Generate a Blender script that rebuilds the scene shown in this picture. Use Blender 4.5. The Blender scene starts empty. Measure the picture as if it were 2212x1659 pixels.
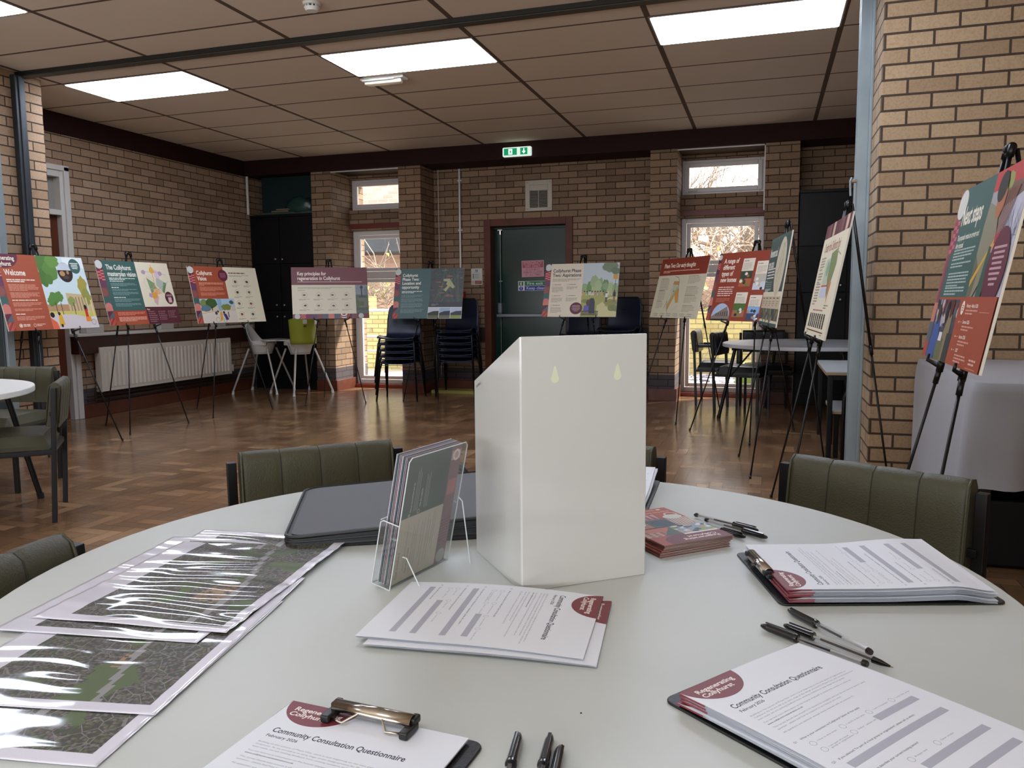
import bpy, bmesh, math, random
from mathutils import Vector, Matrix, noise
# ---------------------------------------------------------------- camera
SC = bpy.context.scene
COL = SC.collection
R = math.radians
YAW, PITCH, ROLL, FPX, CH = R(17.66), R(6.05), R(-0.5), 1720.0, 1.14
fw = Vector((-math.sin(YAW)*math.cos(PITCH), math.cos(YAW)*math.cos(PITCH), -math.sin(PITCH)))
rt = Vector((math.cos(YAW), math.sin(YAW), 0)); up = rt.cross(fw)
r2 = math.cos(ROLL)*rt + math.sin(ROLL)*up; u2 = -math.sin(ROLL)*rt + math.cos(ROLL)*up
cam_d = bpy.data.cameras.new('camera'); cam = bpy.data.objects.new('camera', cam_d); COL.objects.link(cam)
cam_d.sensor_width = 36; cam_d.lens = 36*FPX/2212; cam_d.clip_start = .02; cam_d.clip_end = 200
cam.matrix_world = Matrix(((r2.x, u2.x, -fw.x, 0), (r2.y, u2.y, -fw.y, 0), (r2.z, u2.z, -fw.z, CH), (0, 0, 0, 1)))
SC.camera = cam
# ---------------------------------------------------------------- world, sun, exposure
SC.view_settings.view_transform = 'Standard'; SC.view_settings.look = 'None'
SC.view_settings.exposure = 0.5; SC.view_settings.gamma = 1.0
W = bpy.data.worlds.new('sky'); SC.world = W; W.use_nodes = True
wn = W.node_tree.nodes; wn['Background'].inputs[0].default_value = (.93, .95, 1, 1); wn['Background'].inputs[1].default_value = 4.2
sun_d = bpy.data.lights.new('sun', 'SUN'); sun = bpy.data.objects.new('sun', sun_d); COL.objects.link(sun)
sun_d.energy = 9.0; sun_d.angle = R(3); sun_d.color = (1, .93, .84)
sun.rotation_euler = Vector((-.50, -.48, -.72)).to_track_quat('-Z', 'Y').to_euler()
sun.location = (6, 16, 8)
LAMP = 10.0            # emission of the ceiling panels
CEIL = 2.935
# added unseen fill light behind the camera, tilted up to brighten the ceiling
fill_d = bpy.data.lights.new('added_fill_light', 'AREA'); fill = bpy.data.objects.new('added_fill_light', fill_d); COL.objects.link(fill)
fill_d.shape = 'RECTANGLE'; fill_d.size = 7.4; fill_d.size_y = 1.7; fill_d.energy = 250; fill_d.color = (.88, .94, 1)
fill.location = (-2.3, -2.2, 1.25); fill.rotation_euler = (R(90+58), 0, 0)
# ---------------------------------------------------------------- materials
def lin(c):
    if isinstance(c, str):
        c = c.lstrip('#'); c = [int(c[i:i+2], 16)/255 for i in (0, 2, 4)]
    return tuple(((v/12.92) if v <= .04045 else ((v+.055)/1.055)**2.4) for v in c) + (1.0,)
MATS = {}
def mat(name, col='#808080', rough=.6, metal=0, coat=0, bump=0, bscale=60, emit=None, estr=0, var=0, vscale=6, spec=.5, sheen=0):
    if name in MATS: return MATS[name]
    m = bpy.data.materials.new(name); m.use_nodes = True; MATS[name] = m
    nt = m.node_tree; b = nt.nodes['Principled BSDF']
    b.inputs['Base Color'].default_value = lin(col); b.inputs['Roughness'].default_value = rough
    b.inputs['Metallic'].default_value = metal; b.inputs['Coat Weight'].default_value = coat
    b.inputs['Coat Roughness'].default_value = .08; b.inputs['Specular IOR Level'].default_value = spec
    if sheen: b.inputs['Sheen Weight'].default_value = sheen
    if emit:
        b.inputs['Emission Color'].default_value = lin(emit); b.inputs['Emission Strength'].default_value = estr
    if bump or var:
        tc = nt.nodes.new('ShaderNodeTexCoord')
    if var:
        n = nt.nodes.new('ShaderNodeTexNoise'); n.inputs['Scale'].default_value = vscale; n.inputs['Detail'].default_value = 5
        nt.links.new(tc.outputs['Object'], n.inputs['Vector'])
        mx = nt.nodes.new('ShaderNodeMix'); mx.data_type = 'RGBA'; mx.blend_type = 'MULTIPLY'; mx.inputs[0].default_value = 1
        cr = nt.nodes.new('ShaderNodeValToRGB'); cr.color_ramp.elements[0].position = .3; cr.color_ramp.elements[1].position = .7
        cr.color_ramp.elements[0].color = (1-var, 1-var, 1-var, 1); cr.color_ramp.elements[1].color = (1, 1, 1, 1)
        nt.links.new(n.outputs['Fac'], cr.inputs[0]); mx.inputs[6].default_value = lin(col)
        nt.links.new(cr.outputs[0], mx.inputs[7]); nt.links.new(mx.outputs[2], b.inputs['Base Color'])
    if bump:
        n2 = nt.nodes.new('ShaderNodeTexNoise'); n2.inputs['Scale'].default_value = bscale; n2.inputs['Detail'].default_value = 4
        nt.links.new(tc.outputs['Object'], n2.inputs['Vector'])
        bp = nt.nodes.new('ShaderNodeBump'); bp.inputs['Strength'].default_value = bump; bp.inputs['Distance'].default_value = .004
        nt.links.new(n2.outputs['Fac'], bp.inputs['Height']); nt.links.new(bp.outputs[0], b.inputs['Normal'])
    return m
def ink(c):                       # printed colour
    return mat('print_'+c.strip('#'), c, rough=.5)
def glass_mat(name, tint=(1, 1, 1), gloss=.9, rough=.0, base=.04):
    if name in MATS: return MATS[name]
    m = bpy.data.materials.new(name); m.use_nodes = True; MATS[name] = m
    nt = m.node_tree; nt.nodes.clear()
    o = nt.nodes.new('ShaderNodeOutputMaterial'); t = nt.nodes.new('ShaderNodeBsdfTransparent'); g = nt.nodes.new('ShaderNodeBsdfGlossy')
    t.inputs[0].default_value = (*tint, 1); g.inputs['Roughness'].default_value = rough; g.inputs[0].default_value = (gloss, gloss, gloss, 1)
    lw = nt.nodes.new('ShaderNodeLayerWeight'); lw.inputs[0].default_value = .5
    pw = nt.nodes.new('ShaderNodeMath'); pw.operation = 'POWER'; pw.inputs[1].default_value = 5; nt.links.new(lw.outputs['Facing'], pw.inputs[0])
    ad = nt.nodes.new('ShaderNodeMath'); ad.operation = 'MULTIPLY_ADD'; ad.inputs[1].default_value = .9; ad.inputs[2].default_value = base; ad.use_clamp = True
    mx = nt.nodes.new('ShaderNodeMixShader')
    nt.links.new(pw.outputs[0], ad.inputs[0]); nt.links.new(ad.outputs[0], mx.inputs[0])
    nt.links.new(t.outputs[0], mx.inputs[1]); nt.links.new(g.outputs[0], mx.inputs[2]); nt.links.new(mx.outputs[0], o.inputs[0])
    return m
def math_n(nt, op, a, b=None, c=None):
    n = nt.nodes.new('ShaderNodeMath'); n.operation = op
    for i, v in enumerate((a, b, c)):
        if v is None: continue
        if isinstance(v, (int, float)): n.inputs[i].default_value = v
        else: nt.links.new(v, n.inputs[i])
    return n.outputs[0]
def brick_mat(name, c1, c2, cm, zoff=0, uoff=0, bw=.225, rh=.075, band=True, mortar=.0055, bumpd=.006, cband='#4b4348'):
    m = bpy.data.materials.new(name); m.use_nodes = True; MATS[name] = m
    nt = m.node_tree; b = nt.nodes['Principled BSDF']; b.inputs['Roughness'].default_value = .9
    ge = nt.nodes.new('ShaderNodeNewGeometry')
    sp = nt.nodes.new('ShaderNodeSeparateXYZ'); nt.links.new(ge.outputs['Position'], sp.inputs[0])
    sn = nt.nodes.new('ShaderNodeSeparateXYZ'); nt.links.new(ge.outputs['True Normal'], sn.inputs[0])
    isx = math_n(nt, 'GREATER_THAN', math_n(nt, 'ABSOLUTE', sn.outputs[0]), .6)
    d = math_n(nt, 'SUBTRACT', sp.outputs[1], sp.outputs[0])
    u = math_n(nt, 'ADD', math_n(nt, 'MULTIPLY_ADD', d, isx, sp.outputs[0]), uoff + 30*bw)
    v = math_n(nt, 'ADD', sp.outputs[2], zoff + 30*2*rh)
    cb = nt.nodes.new('ShaderNodeCombineXYZ'); nt.links.new(u, cb.inputs[0]); nt.links.new(v, cb.inputs[1])
    br = nt.nodes.new('ShaderNodeTexBrick'); nt.links.new(cb.outputs[0], br.inputs['Vector'])
    br.inputs['Scale'].default_value = 1; br.inputs['Brick Width'].default_value = bw; br.inputs['Row Height'].default_value = rh
    br.inputs['Mortar Size'].default_value = mortar; br.inputs['Mortar Smooth'].default_value = .12
    br.inputs['Color1'].default_value = lin(c1); br.inputs['Color2'].default_value = lin(c2); br.inputs['Mortar'].default_value = lin(cm)
    br.offset = .5; br.offset_frequency = 2
    n = nt.nodes.new('ShaderNodeTexNoise'); n.inputs['Scale'].default_value = 90; n.inputs['Detail'].default_value = 6; n.inputs['Roughness'].default_value = .7
    nt.links.new(ge.outputs['Position'], n.inputs['Vector'])
    cr = nt.nodes.new('ShaderNodeValToRGB'); cr.color_ramp.elements[0].position = .32; cr.color_ramp.elements[1].position = .55
    cr.color_ramp.elements[0].color = (.72, .66, .6, 1); cr.color_ramp.elements[1].color = (1, 1, 1, 1)
    nt.links.new(n.outputs['Fac'], cr.inputs[0])
    mx = nt.nodes.new('ShaderNodeMix'); mx.data_type = 'RGBA'; mx.blend_type = 'MULTIPLY'; mx.inputs[0].default_value = .8
    nt.links.new(br.outputs['Color'], mx.inputs[6]); nt.links.new(cr.outputs[0], mx.inputs[7])
    out = mx.outputs[2]
    if band:
        lo = math_n(nt, 'LESS_THAN', sp.outputs[2], .29)
        inb = math_n(nt, 'MULTIPLY', lo, math_n(nt, 'SUBTRACT', 1.0, br.outputs['Fac']))
        m2 = nt.nodes.new('ShaderNodeMix'); m2.data_type = 'RGBA'; nt.links.new(inb, m2.inputs[0]); nt.links.new(out, m2.inputs[6])
        m2.inputs[7].default_value = lin(cband); out = m2.outputs[2]
    nt.links.new(out, b.inputs['Base Color'])
    hh = math_n(nt, 'MULTIPLY_ADD', n.outputs['Fac'], .12, math_n(nt, 'SUBTRACT', 1.0, br.outputs['Fac']))
    bp = nt.nodes.new('ShaderNodeBump'); bp.inputs['Strength'].default_value = .8; bp.inputs['Distance'].default_value = bumpd
    nt.links.new(hh, bp.inputs['Height']); nt.links.new(bp.outputs[0], b.inputs['Normal'])
    return m
# ---------------------------------------------------------------- mesh helpers
class MB:
    def __init__(s): s.v = []; s.f = []; s.m = []; s.mats = []
    def mi(s, m):
        if m not in s.mats: s.mats.append(m)
        return s.mats.index(m)
    def add(s, vs, fs, m, M=None):
        o = len(s.v)
        for p in vs:
            p = Vector(p)
            s.v.append(M @ p if M is not None else p)
        k = s.mi(m)
        for f in fs: s.f.append([i+o for i in f]); s.m.append(k)
    def box(s, a, b, m, M=None):
        x0, y0, z0 = a; x1, y1, z1 = b
        vs = [(x0,y0,z0),(x1,y0,z0),(x1,y1,z0),(x0,y1,z0),(x0,y0,z1),(x1,y0,z1),(x1,y1,z1),(x0,y1,z1)]
        s.add(vs, [(0,3,2,1),(4,5,6,7),(0,1,5,4),(1,2,6,5),(2,3,7,6),(3,0,4,7)], m, M)
    def cone(s, p, q, r0, r1, m, n=12, cap=True):
        p = Vector(p); q = Vector(q); d = (q-p).normalized()
        a = d.orthogonal().normalized(); b = d.cross(a)
        vs = []
        for i in range(n):
            t = 2*math.pi*i/n; e = a*math.cos(t)+b*math.sin(t)
            vs.append(p+e*r0); vs.append(q+e*r1)
        fs = [(2*i, 2*((i+1)%n), 2*((i+1)%n)+1, 2*i+1) for i in range(n)]
        if cap: fs += [tuple(2*i for i in range(n))[::-1], tuple(2*i+1 for i in range(n))]
        s.add(vs, fs, m)
    def tube(s, pts, r, m, n=8, closed=False):
        pts = [Vector(p) for p in pts]; rs = r if isinstance(r, (list, tuple)) else [r]*len(pts)
        L = len(pts); vs = []; prev = None
        for i, p in enumerate(pts):
            d = (pts[min(i+1, L-1)] - pts[max(i-1, 0)]).normalized()
            if closed: d = (pts[(i+1) % L]-pts[i-1]).normalized()
            if prev is None: a = d.orthogonal().normalized()
            else:
                a = prev - d*prev.dot(d); a = a.normalized() if a.length > 1e-6 else d.orthogonal().normalized()
            prev = a; b = d.cross(a)
            for k in range(n):
                t = 2*math.pi*k/n; vs.append(p + (a*math.cos(t)+b*math.sin(t))*rs[i])
        fs = []
        for i in range(L if closed else L-1):
            j = (i+1) % L
            for k in range(n): fs.append((i*n+k, i*n+(k+1) % n, j*n+(k+1) % n, j*n+k))
        if not closed: fs += [tuple(range(n))[::-1], tuple((L-1)*n+k for k in range(n))]
        s.add(vs, fs, m)
    def prism(s, poly, z0, z1, m, M=None):
        n = len(poly)
        vs = [(x, y, z0) for x, y in poly] + [(x, y, z1) for x, y in poly]
        fs = [tuple(range(n))[::-1], tuple(range(n, 2*n))] + [(i, (i+1) % n, (i+1) % n+n, i+n) for i in range(n)]
        s.add(vs, fs, m, M)
    def grid(s, fn, nu, nv, m):
        vs = [fn(i/nu, j/nv) for j in range(nv+1) for i in range(nu+1)]
        fs = [(j*(nu+1)+i, j*(nu+1)+i+1, (j+1)*(nu+1)+i+1, (j+1)*(nu+1)+i) for j in range(nv) for i in range(nu)]
        s.add(vs, fs, m)
    def build(s, name, parent=None, bevel=0, smooth=False, seg=2, loc=None, subsurf=0, solid=0, soff=-1):
        me = bpy.data.meshes.new(name); me.from_pydata([tuple(v) for v in s.v], [], s.f)
        for m in s.mats: me.materials.append(m)
        me.polygons.foreach_set('material_index', s.m)
        if smooth: me.polygons.foreach_set('use_smooth', [True]*len(s.f))
        me.update(); o = bpy.data.objects.new(name, me); COL.objects.link(o)
        if parent: o.parent = parent
        if loc: o.location = loc
        if solid:
            so = o.modifiers.new('so', 'SOLIDIFY'); so.thickness = solid; so.offset = soff
        if bevel:
            bv = o.modifiers.new('bv', 'BEVEL'); bv.width = bevel; bv.segments = seg; bv.limit_method = 'ANGLE'; bv.angle_limit = R(40)
            bv.use_clamp_overlap = True
            if smooth or seg > 1:
                me.polygons.foreach_set('use_smooth', [True]*len(s.f))
                wn_ = o.modifiers.new('wn', 'WEIGHTED_NORMAL'); wn_.keep_sharp = False
        if subsurf:
            ss = o.modifiers.new('ss', 'SUBSURF'); ss.levels = subsurf; ss.render_levels = subsurf
        return o
def tag(o, label, cat, group=None, kind=None):
    if label: o['label'] = label
    if cat: o['category'] = cat
    if group: o['group'] = group
    if kind: o['kind'] = kind
    return o
def thing(name, label, cat, loc=(0, 0, 0), rz=0, group=None, M=None):
    o = bpy.data.objects.new(name, None); COL.objects.link(o); o.empty_display_size = .05
    if M is not None: o.matrix_world = M
    else: o.location = loc; o.rotation_euler = (0, 0, rz)
    return tag(o, label, cat, group)
def struct(o): o['kind'] = 'structure'; return o
def kids(o): return [c for c in bpy.data.objects if c.parent == o]
def dup(root, label=None, loc=None, rz=None, M=None, group=None):
    def cp(o, par):
        c = o.copy(); COL.objects.link(c); c.parent = par
        for k in tree[o.name]: cp(k, c)
        return c
    tree = {}
    def walk(o):
        tree[o.name] = kids(o)
        for k in tree[o.name]: walk(k)
    walk(root); r = cp(root, None)
    if M is not None: r.matrix_world = M
    if loc is not None: r.location = loc
    if rz is not None: r.rotation_euler = (0, 0, rz)
    if label: r['label'] = label
    if group: r['group'] = group
    return r
def rz2(x, y, a): return (x*math.cos(a)-y*math.sin(a), x*math.sin(a)+y*math.cos(a))
# ---------------------------------------------------------------- printed sheets (millimetres, origin top left, y down)
_TC = {}
def glyphs(s, off):
    k = (s, off)
    if k not in _TC:
        cu = bpy.data.curves.new('txt', 'FONT'); cu.body = s; cu.size = 1; cu.offset = off; cu.resolution_u = 3; cu.space_line = .95
        ob = bpy.data.objects.new('txt', cu); COL.objects.link(ob)
        dg = bpy.context.evaluated_depsgraph_get(); me = bpy.data.meshes.new_from_object(ob.evaluated_get(dg))
        vs = [(v.co.x, v.co.y) for v in me.vertices]; fs = [tuple(p.vertices) for p in me.polygons]
        bpy.data.objects.remove(ob); bpy.data.meshes.remove(me); bpy.data.curves.remove(cu)
        _TC[k] = (vs, fs)
    return _TC[k]
class Sheet:
    def __init__(s, w, h, base, dz=.06, sub=1):
        s.w = w; s.h = h; s.dz = dz; s.bx = []; s.mb = MB(); s.rnd = random.Random(int(w+h)); s.clip = None
        s.sub = sub
        s.rect(0, 0, w, h, base, sub=sub)
    def put(s, pts, fs, col):
        if 1:
            x0, y0, x1, y1 = s.clip or (0, 0, s.w, s.h); pts = [(min(max(x, x0), x1), min(max(y, y0), y1)) for x, y in pts]
        m = ink(col) if isinstance(col, str) else col
        x0 = min(p[0] for p in pts)+.05; x1 = max(p[0] for p in pts)-.05; y0 = min(p[1] for p in pts)+.05; y1 = max(p[1] for p in pts)-.05
        L = 0
        for (a, b, c, d, l) in s.bx:
            if l >= L and a < x1 and c > x0 and b < y1 and d > y0: L = l+1
        s.bx.append((x0, y0, x1, y1, L))
        s.mb.add([(x, -y, L*s.dz) for x, y in pts], fs, m)
    def rect(s, x0, y0, x1, y1, col, sub=None):
        n = sub or 1
        if n > 1:
            nx = max(1, int(n*abs(x1-x0)/s.w)+1); ny = max(1, int(n*abs(y1-y0)/s.h)+1)
        else: nx = ny = 1
        pts = [(x0+(x1-x0)*i/nx, y0+(y1-y0)*j/ny) for j in range(ny+1) for i in range(nx+1)]
        fs = [(j*(nx+1)+i, (j+1)*(nx+1)+i, (j+1)*(nx+1)+i+1, j*(nx+1)+i+1) for j in range(ny) for i in range(nx)]
        s.put(pts, fs, col)
    def poly(s, pts, col):
        a = sum(pts[i][0]*pts[(i+1) % len(pts)][1]-pts[(i+1) % len(pts)][0]*pts[i][1] for i in range(len(pts)))
        if a > 0: pts = pts[::-1]
        s.put(pts, [tuple(range(len(pts)))], col)
    def ell(s, cx, cy, rx, ry, col, n=28, a0=0, a1=360):
        full = a1-a0 >= 360
        s.poly([(cx+rx*math.cos(R(a0+(a1-a0)*i/n)), cy+ry*math.sin(R(a0+(a1-a0)*i/n))) for i in range(n if full else n+1)], col)
    def ring(s, cx, cy, r, w, col, n=20):
        pts = []; 
        for i in range(n):
            t = 2*math.pi*i/n; pts += [(cx+r*math.cos(t), cy+r*math.sin(t)), (cx+(r-w)*math.cos(t), cy+(r-w)*math.sin(t))]
        s.put(pts, [(2*i, 2*i+1, 2*((i+1) % n)+1, 2*((i+1) % n)) for i in range(n)], col)
    def line(s, pts, w, col):
        for (x0, y0), (x1, y1) in zip(pts, pts[1:]):
            d = math.hypot(x1-x0, y1-y0) or 1; nx, ny = -(y1-y0)/d*w/2, (x1-x0)/d*w/2
            s.poly([(x0+nx, y0+ny), (x1+nx, y1+ny), (x1-nx, y1-ny), (x0-nx, y0-ny)], col)
    def disc(s, cx, cy, r, col, a0=0, a1=180, nr=6, na=24):
        pts = [(cx+r*i/nr*math.cos(R(a0+(a1-a0)*j/na)), max(0, cy+r*i/nr*math.sin(R(a0+(a1-a0)*j/na)))) for i in range(nr+1) for j in range(na+1)]
        s.put(pts, [(i*(na+1)+j, i*(na+1)+j+1, (i+1)*(na+1)+j+1, (i+1)*(na+1)+j) for i in range(nr) for j in range(na)], col)
    def blob(s, cx, cy, rx, ry, col, n=18, rough=.18):
        s.poly([(cx+rx*(1+s.rnd.uniform(-rough, rough))*math.cos(2*math.pi*i/n), cy+ry*(1+s.rnd.uniform(-rough, rough))*math.sin(2*math.pi*i/n)) for i in range(n)], col)
    def text(s, body, x, y, size, col, off=.012, width=None, height=None, align='l', sx=1.0, rot=False):
        vs, fs = glyphs(body, min(off, .023))
        if not vs: return
        xs = [v[0] for v in vs]; x0, x1 = min(xs), max(xs)
        k = size*1.38; kx = k*sx
        if width: kx = width/(x1-x0); k = min(k, kx/.70)
        ox = {'l': -x0*kx, 'c': -(x0+x1)/2*kx, 'r': -x1*kx}[align]
        if rot: s.put([(x-vy*k, y-ox-vx*kx) for vx, vy in vs], [f[::1] for f in fs], col); return
        s.put([(x+ox+vx*kx, y-vy*k) for vx, vy in vs], [f[::1] for f in fs], col)
    def para(s, x, y, w, n, lh, col, last=.6, th=.5):
        for i in range(n):
            ww = w*(last if i == n-1 else s.rnd.uniform(.9, 1)); cx = x
            while cx < x+ww:
                l = s.rnd.uniform(1.2, 4.2)*lh
                s.rect(cx, y+i*lh, min(cx+l, x+ww), y+i*lh+lh*th, col); cx += l+lh*.35
    def build(s, name, parent, M=None, deform=None, smooth=False):
        out = []
        for p in s.mb.v:
            z = p.z
            if deform: z += deform(p.x, -p.y)
            q = Vector((p.x/1000, p.y/1000, z/1000))
            out.append(M @ q if M is not None else q)
        s.mb.v = out
        return s.mb.build(name, parent, smooth=smooth)
# ================================================================ SETTING
TAN1, TAN2 = '#c5a27c', '#a9855f'
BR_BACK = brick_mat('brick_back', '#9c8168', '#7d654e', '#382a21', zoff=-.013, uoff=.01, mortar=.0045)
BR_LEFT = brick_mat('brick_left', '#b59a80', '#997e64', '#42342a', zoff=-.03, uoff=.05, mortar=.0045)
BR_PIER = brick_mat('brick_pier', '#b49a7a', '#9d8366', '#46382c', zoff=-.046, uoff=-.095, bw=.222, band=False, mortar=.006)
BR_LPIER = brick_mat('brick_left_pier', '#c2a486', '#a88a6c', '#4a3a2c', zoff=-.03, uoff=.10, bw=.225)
WOOD_RED = mat('red_brown_wood', '#63311e', rough=.45, var=.35, vscale=9)
FASCIA = mat('dark_maroon_fascia', '#2c1513', rough=.7, spec=.2, var=.2, vscale=3)
UPVC = mat('white_upvc', '#d8d2cf', rough=.3)
BLACKG = mat('black_gloss_paint', '#08080a', rough=.5, spec=.3)
STEEL = mat('grey_painted_steel', '#98a4a8', rough=.35, metal=.3, var=.15, vscale=5)
DSTEEL = mat('dark_painted_steel', '#3d4145', rough=.45, metal=.4)
WHITEP = mat('white_plastic', '#dcdad4', rough=.35)
BLACKM = mat('black_metal', '#0c0c0d', rough=.4, metal=.3)
# floor: herringbone parquet, one block per face with its own timber colour
def make_floor():
    rnd = random.Random(5); wdt = .076; k = 3
    vs, fs, cols = [], [], []
    x0, x1, y0, y1 = -6.6, 2.6, -2.6, 9.9
    pal = [(.205,.110,.054),(.17,.090,.045),(.235,.130,.065),(.15,.080,.041),(.19,.102,.05),(.27,.155,.08),(.165,.088,.044)]
    def blk(ax, ay, bx, by):
        X0, Y0, X1, Y1 = ax*wdt, ay*wdt, bx*wdt, by*wdt
        if X1 < x0 or X0 > x1 or Y1 < y0 or Y0 > y1: return
        X0, X1 = max(X0, x0), min(X1, x1); Y0, Y1 = max(Y0, y0), min(Y1, y1); g = .0009
        o = len(vs); vs.extend([(X0+g, Y0+g, 0), (X1-g, Y0+g, 0), (X1-g, Y1-g, 0), (X0+g, Y1-g, 0)]); fs.append((o, o+1, o+2, o+3))
        c = pal[rnd.randrange(7)]; t = rnd.uniform(.85, 1.15); cols.append(tuple(v*t for v in c))
    for i in range(-40, 140):
        for mth in range(-40, 40):
            X = i + 2*k*mth
            blk(X, i, X+k, i+1); blk(X+k, i+1-k, X+k+1, i+1)
    o = len(vs); vs.extend([(x0, y0, -.0012), (x1, y0, -.0012), (x1, y1, -.0012), (x0, y1, -.0012)]); fs.append((o, o+1, o+2, o+3)); cols.append((.06, .035, .02))
    me = bpy.data.meshes.new('floor'); me.from_pydata(vs, [], fs)
    ca = me.color_attributes.new('timber', 'FLOAT_COLOR', 'CORNER')
    buf = []
    for c in cols: buf += [c[0], c[1], c[2], 1.0]*4
    ca.data.foreach_set('color', buf)
    m = bpy.data.materials.new('parquet'); m.use_nodes = True; nt = m.node_tree; b = nt.nodes['Principled BSDF']
    at = nt.nodes.new('ShaderNodeVertexColor'); at.layer_name = 'timber'
    tc = nt.nodes.new('ShaderNodeTexCoord'); n = nt.nodes.new('ShaderNodeTexNoise'); n.inputs['Scale'].default_value = 2.2; n.inputs['Detail'].default_value = 6
    nt.links.new(tc.outputs['Object'], n.inputs['Vector'])
    cr = nt.nodes.new('ShaderNodeValToRGB'); cr.color_ramp.elements[0].color = (.72, .72, .72, 1); cr.color_ramp.elements[1].color = (1.15, 1.15, 1.15, 1)
    cr.color_ramp.elements[0].position = .3; cr.color_ramp.elements[1].position = .7
    nt.links.new(n.outputs['Fac'], cr.inputs[0])
    mx = nt.nodes.new('ShaderNodeMix'); mx.data_type = 'RGBA'; mx.blend_type = 'MULTIPLY'; mx.inputs[0].default_value = 1
    nt.links.new(at.outputs[0], mx.inputs[6]); nt.links.new(cr.outputs[0], mx.inputs[7]); nt.links.new(mx.outputs[2], b.inputs['Base Color'])
    n2 = nt.nodes.new('ShaderNodeTexNoise'); n2.inputs['Scale'].default_value = 14; n2.inputs['Detail'].default_value = 5
    nt.links.new(tc.outputs['Object'], n2.inputs['Vector'])
    bp = nt.nodes.new('ShaderNodeBump'); bp.inputs['Strength'].default_value = .18; bp.inputs['Distance'].default_value = .004
    nt.links.new(n2.outputs['Fac'], bp.inputs['Height']); nt.links.new(bp.outputs[0], b.inputs['Normal'])
    mr = nt.nodes.new('ShaderNodeMapRange'); mr.inputs[3].default_value = .14; mr.inputs[4].default_value = .27
    nt.links.new(n.outputs['Fac'], mr.inputs[0]); nt.links.new(mr.outputs[0], b.inputs['Roughness'])
    me.materials.append(m); me.update()
    o = bpy.data.objects.new('floor', me); COL.objects.link(o); return struct(o)
make_floor()
# ceiling: tan tiles with a visible grid
def make_ceiling():
    m = bpy.data.materials.new('ceiling_tiles'); m.use_nodes = True; nt = m.node_tree; b = nt.nodes['Principled BSDF']; b.inputs['Roughness'].default_value = .85
    b.inputs['Specular IOR Level'].default_value = .25
    ge = nt.nodes.new('ShaderNodeNewGeometry'); sp = nt.nodes.new('ShaderNodeSeparateXYZ'); nt.links.new(ge.outputs['Position'], sp.inputs[0])
    def grid(v, origin, step, half):
        a = math_n(nt, 'FRACT', math_n(nt, 'MULTIPLY_ADD', v, 1/step, -origin/step + 40))
        dd = math_n(nt, 'ABSOLUTE', math_n(nt, 'SUBTRACT', a, .5))
        return math_n(nt, 'GREATER_THAN', dd, .5-half/step)
    gx = grid(sp.outputs[0], -3.1676, 1.2, .019)
    gy = grid(sp.outputs[1], 5.34, .6, .0115)
    gy2 = grid(sp.outputs[1], 4.60, .6, .012)
    near = math_n(nt, 'LESS_THAN', sp.outputs[1], 4.98)
    g2 = math_n(nt, 'ADD', math_n(nt, 'MULTIPLY', gy2, near), math_n(nt, 'MULTIPLY', gy, math_n(nt, 'SUBTRACT', 1.0, near)))
    g = math_n(nt, 'MAXIMUM', gx, g2)
    n = nt.nodes.new('ShaderNodeTexNoise'); n.inputs['Scale'].default_value = 1.3; n.inputs['Detail'].default_value = 4
    nt.links.new(ge.outputs['Position'], n.inputs['Vector'])
    mx = nt.nodes.new('ShaderNodeMix'); mx.data_type = 'RGBA'; nt.links.new(n.outputs['Fac'], mx.inputs[0])
    mx.inputs[6].default_value = lin('#dbccbb'); mx.inputs[7].default_value = lin('#d1c1ae')
    mg = nt.nodes.new('ShaderNodeMix'); mg.data_type = 'RGBA'; nt.links.new(g, mg.inputs[0]); nt.links.new(mx.outputs[2], mg.inputs[6]); mg.inputs[7].default_value = lin('#5f4e42')
    nt.links.new(mg.outputs[2], b.inputs['Base Color'])
    bp = nt.nodes.new('ShaderNodeBump'); bp.inputs['Strength'].default_value = .6; bp.inputs['Distance'].default_value = .004
    nt.links.new(math_n(nt, 'SUBTRACT', 1.0, g), bp.inputs['Height']); nt.links.new(bp.outputs[0], b.inputs['Normal'])
    a = MB(); a.box((-6.8, -2.6, CEIL), (2.6, 9.9, CEIL+.1), m)
    return struct(a.build('ceiling'))
make_ceiling()
YB, YP, YW = 9.36, 8.95, 9.50      # recessed wall, pilaster fronts, window plane
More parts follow.
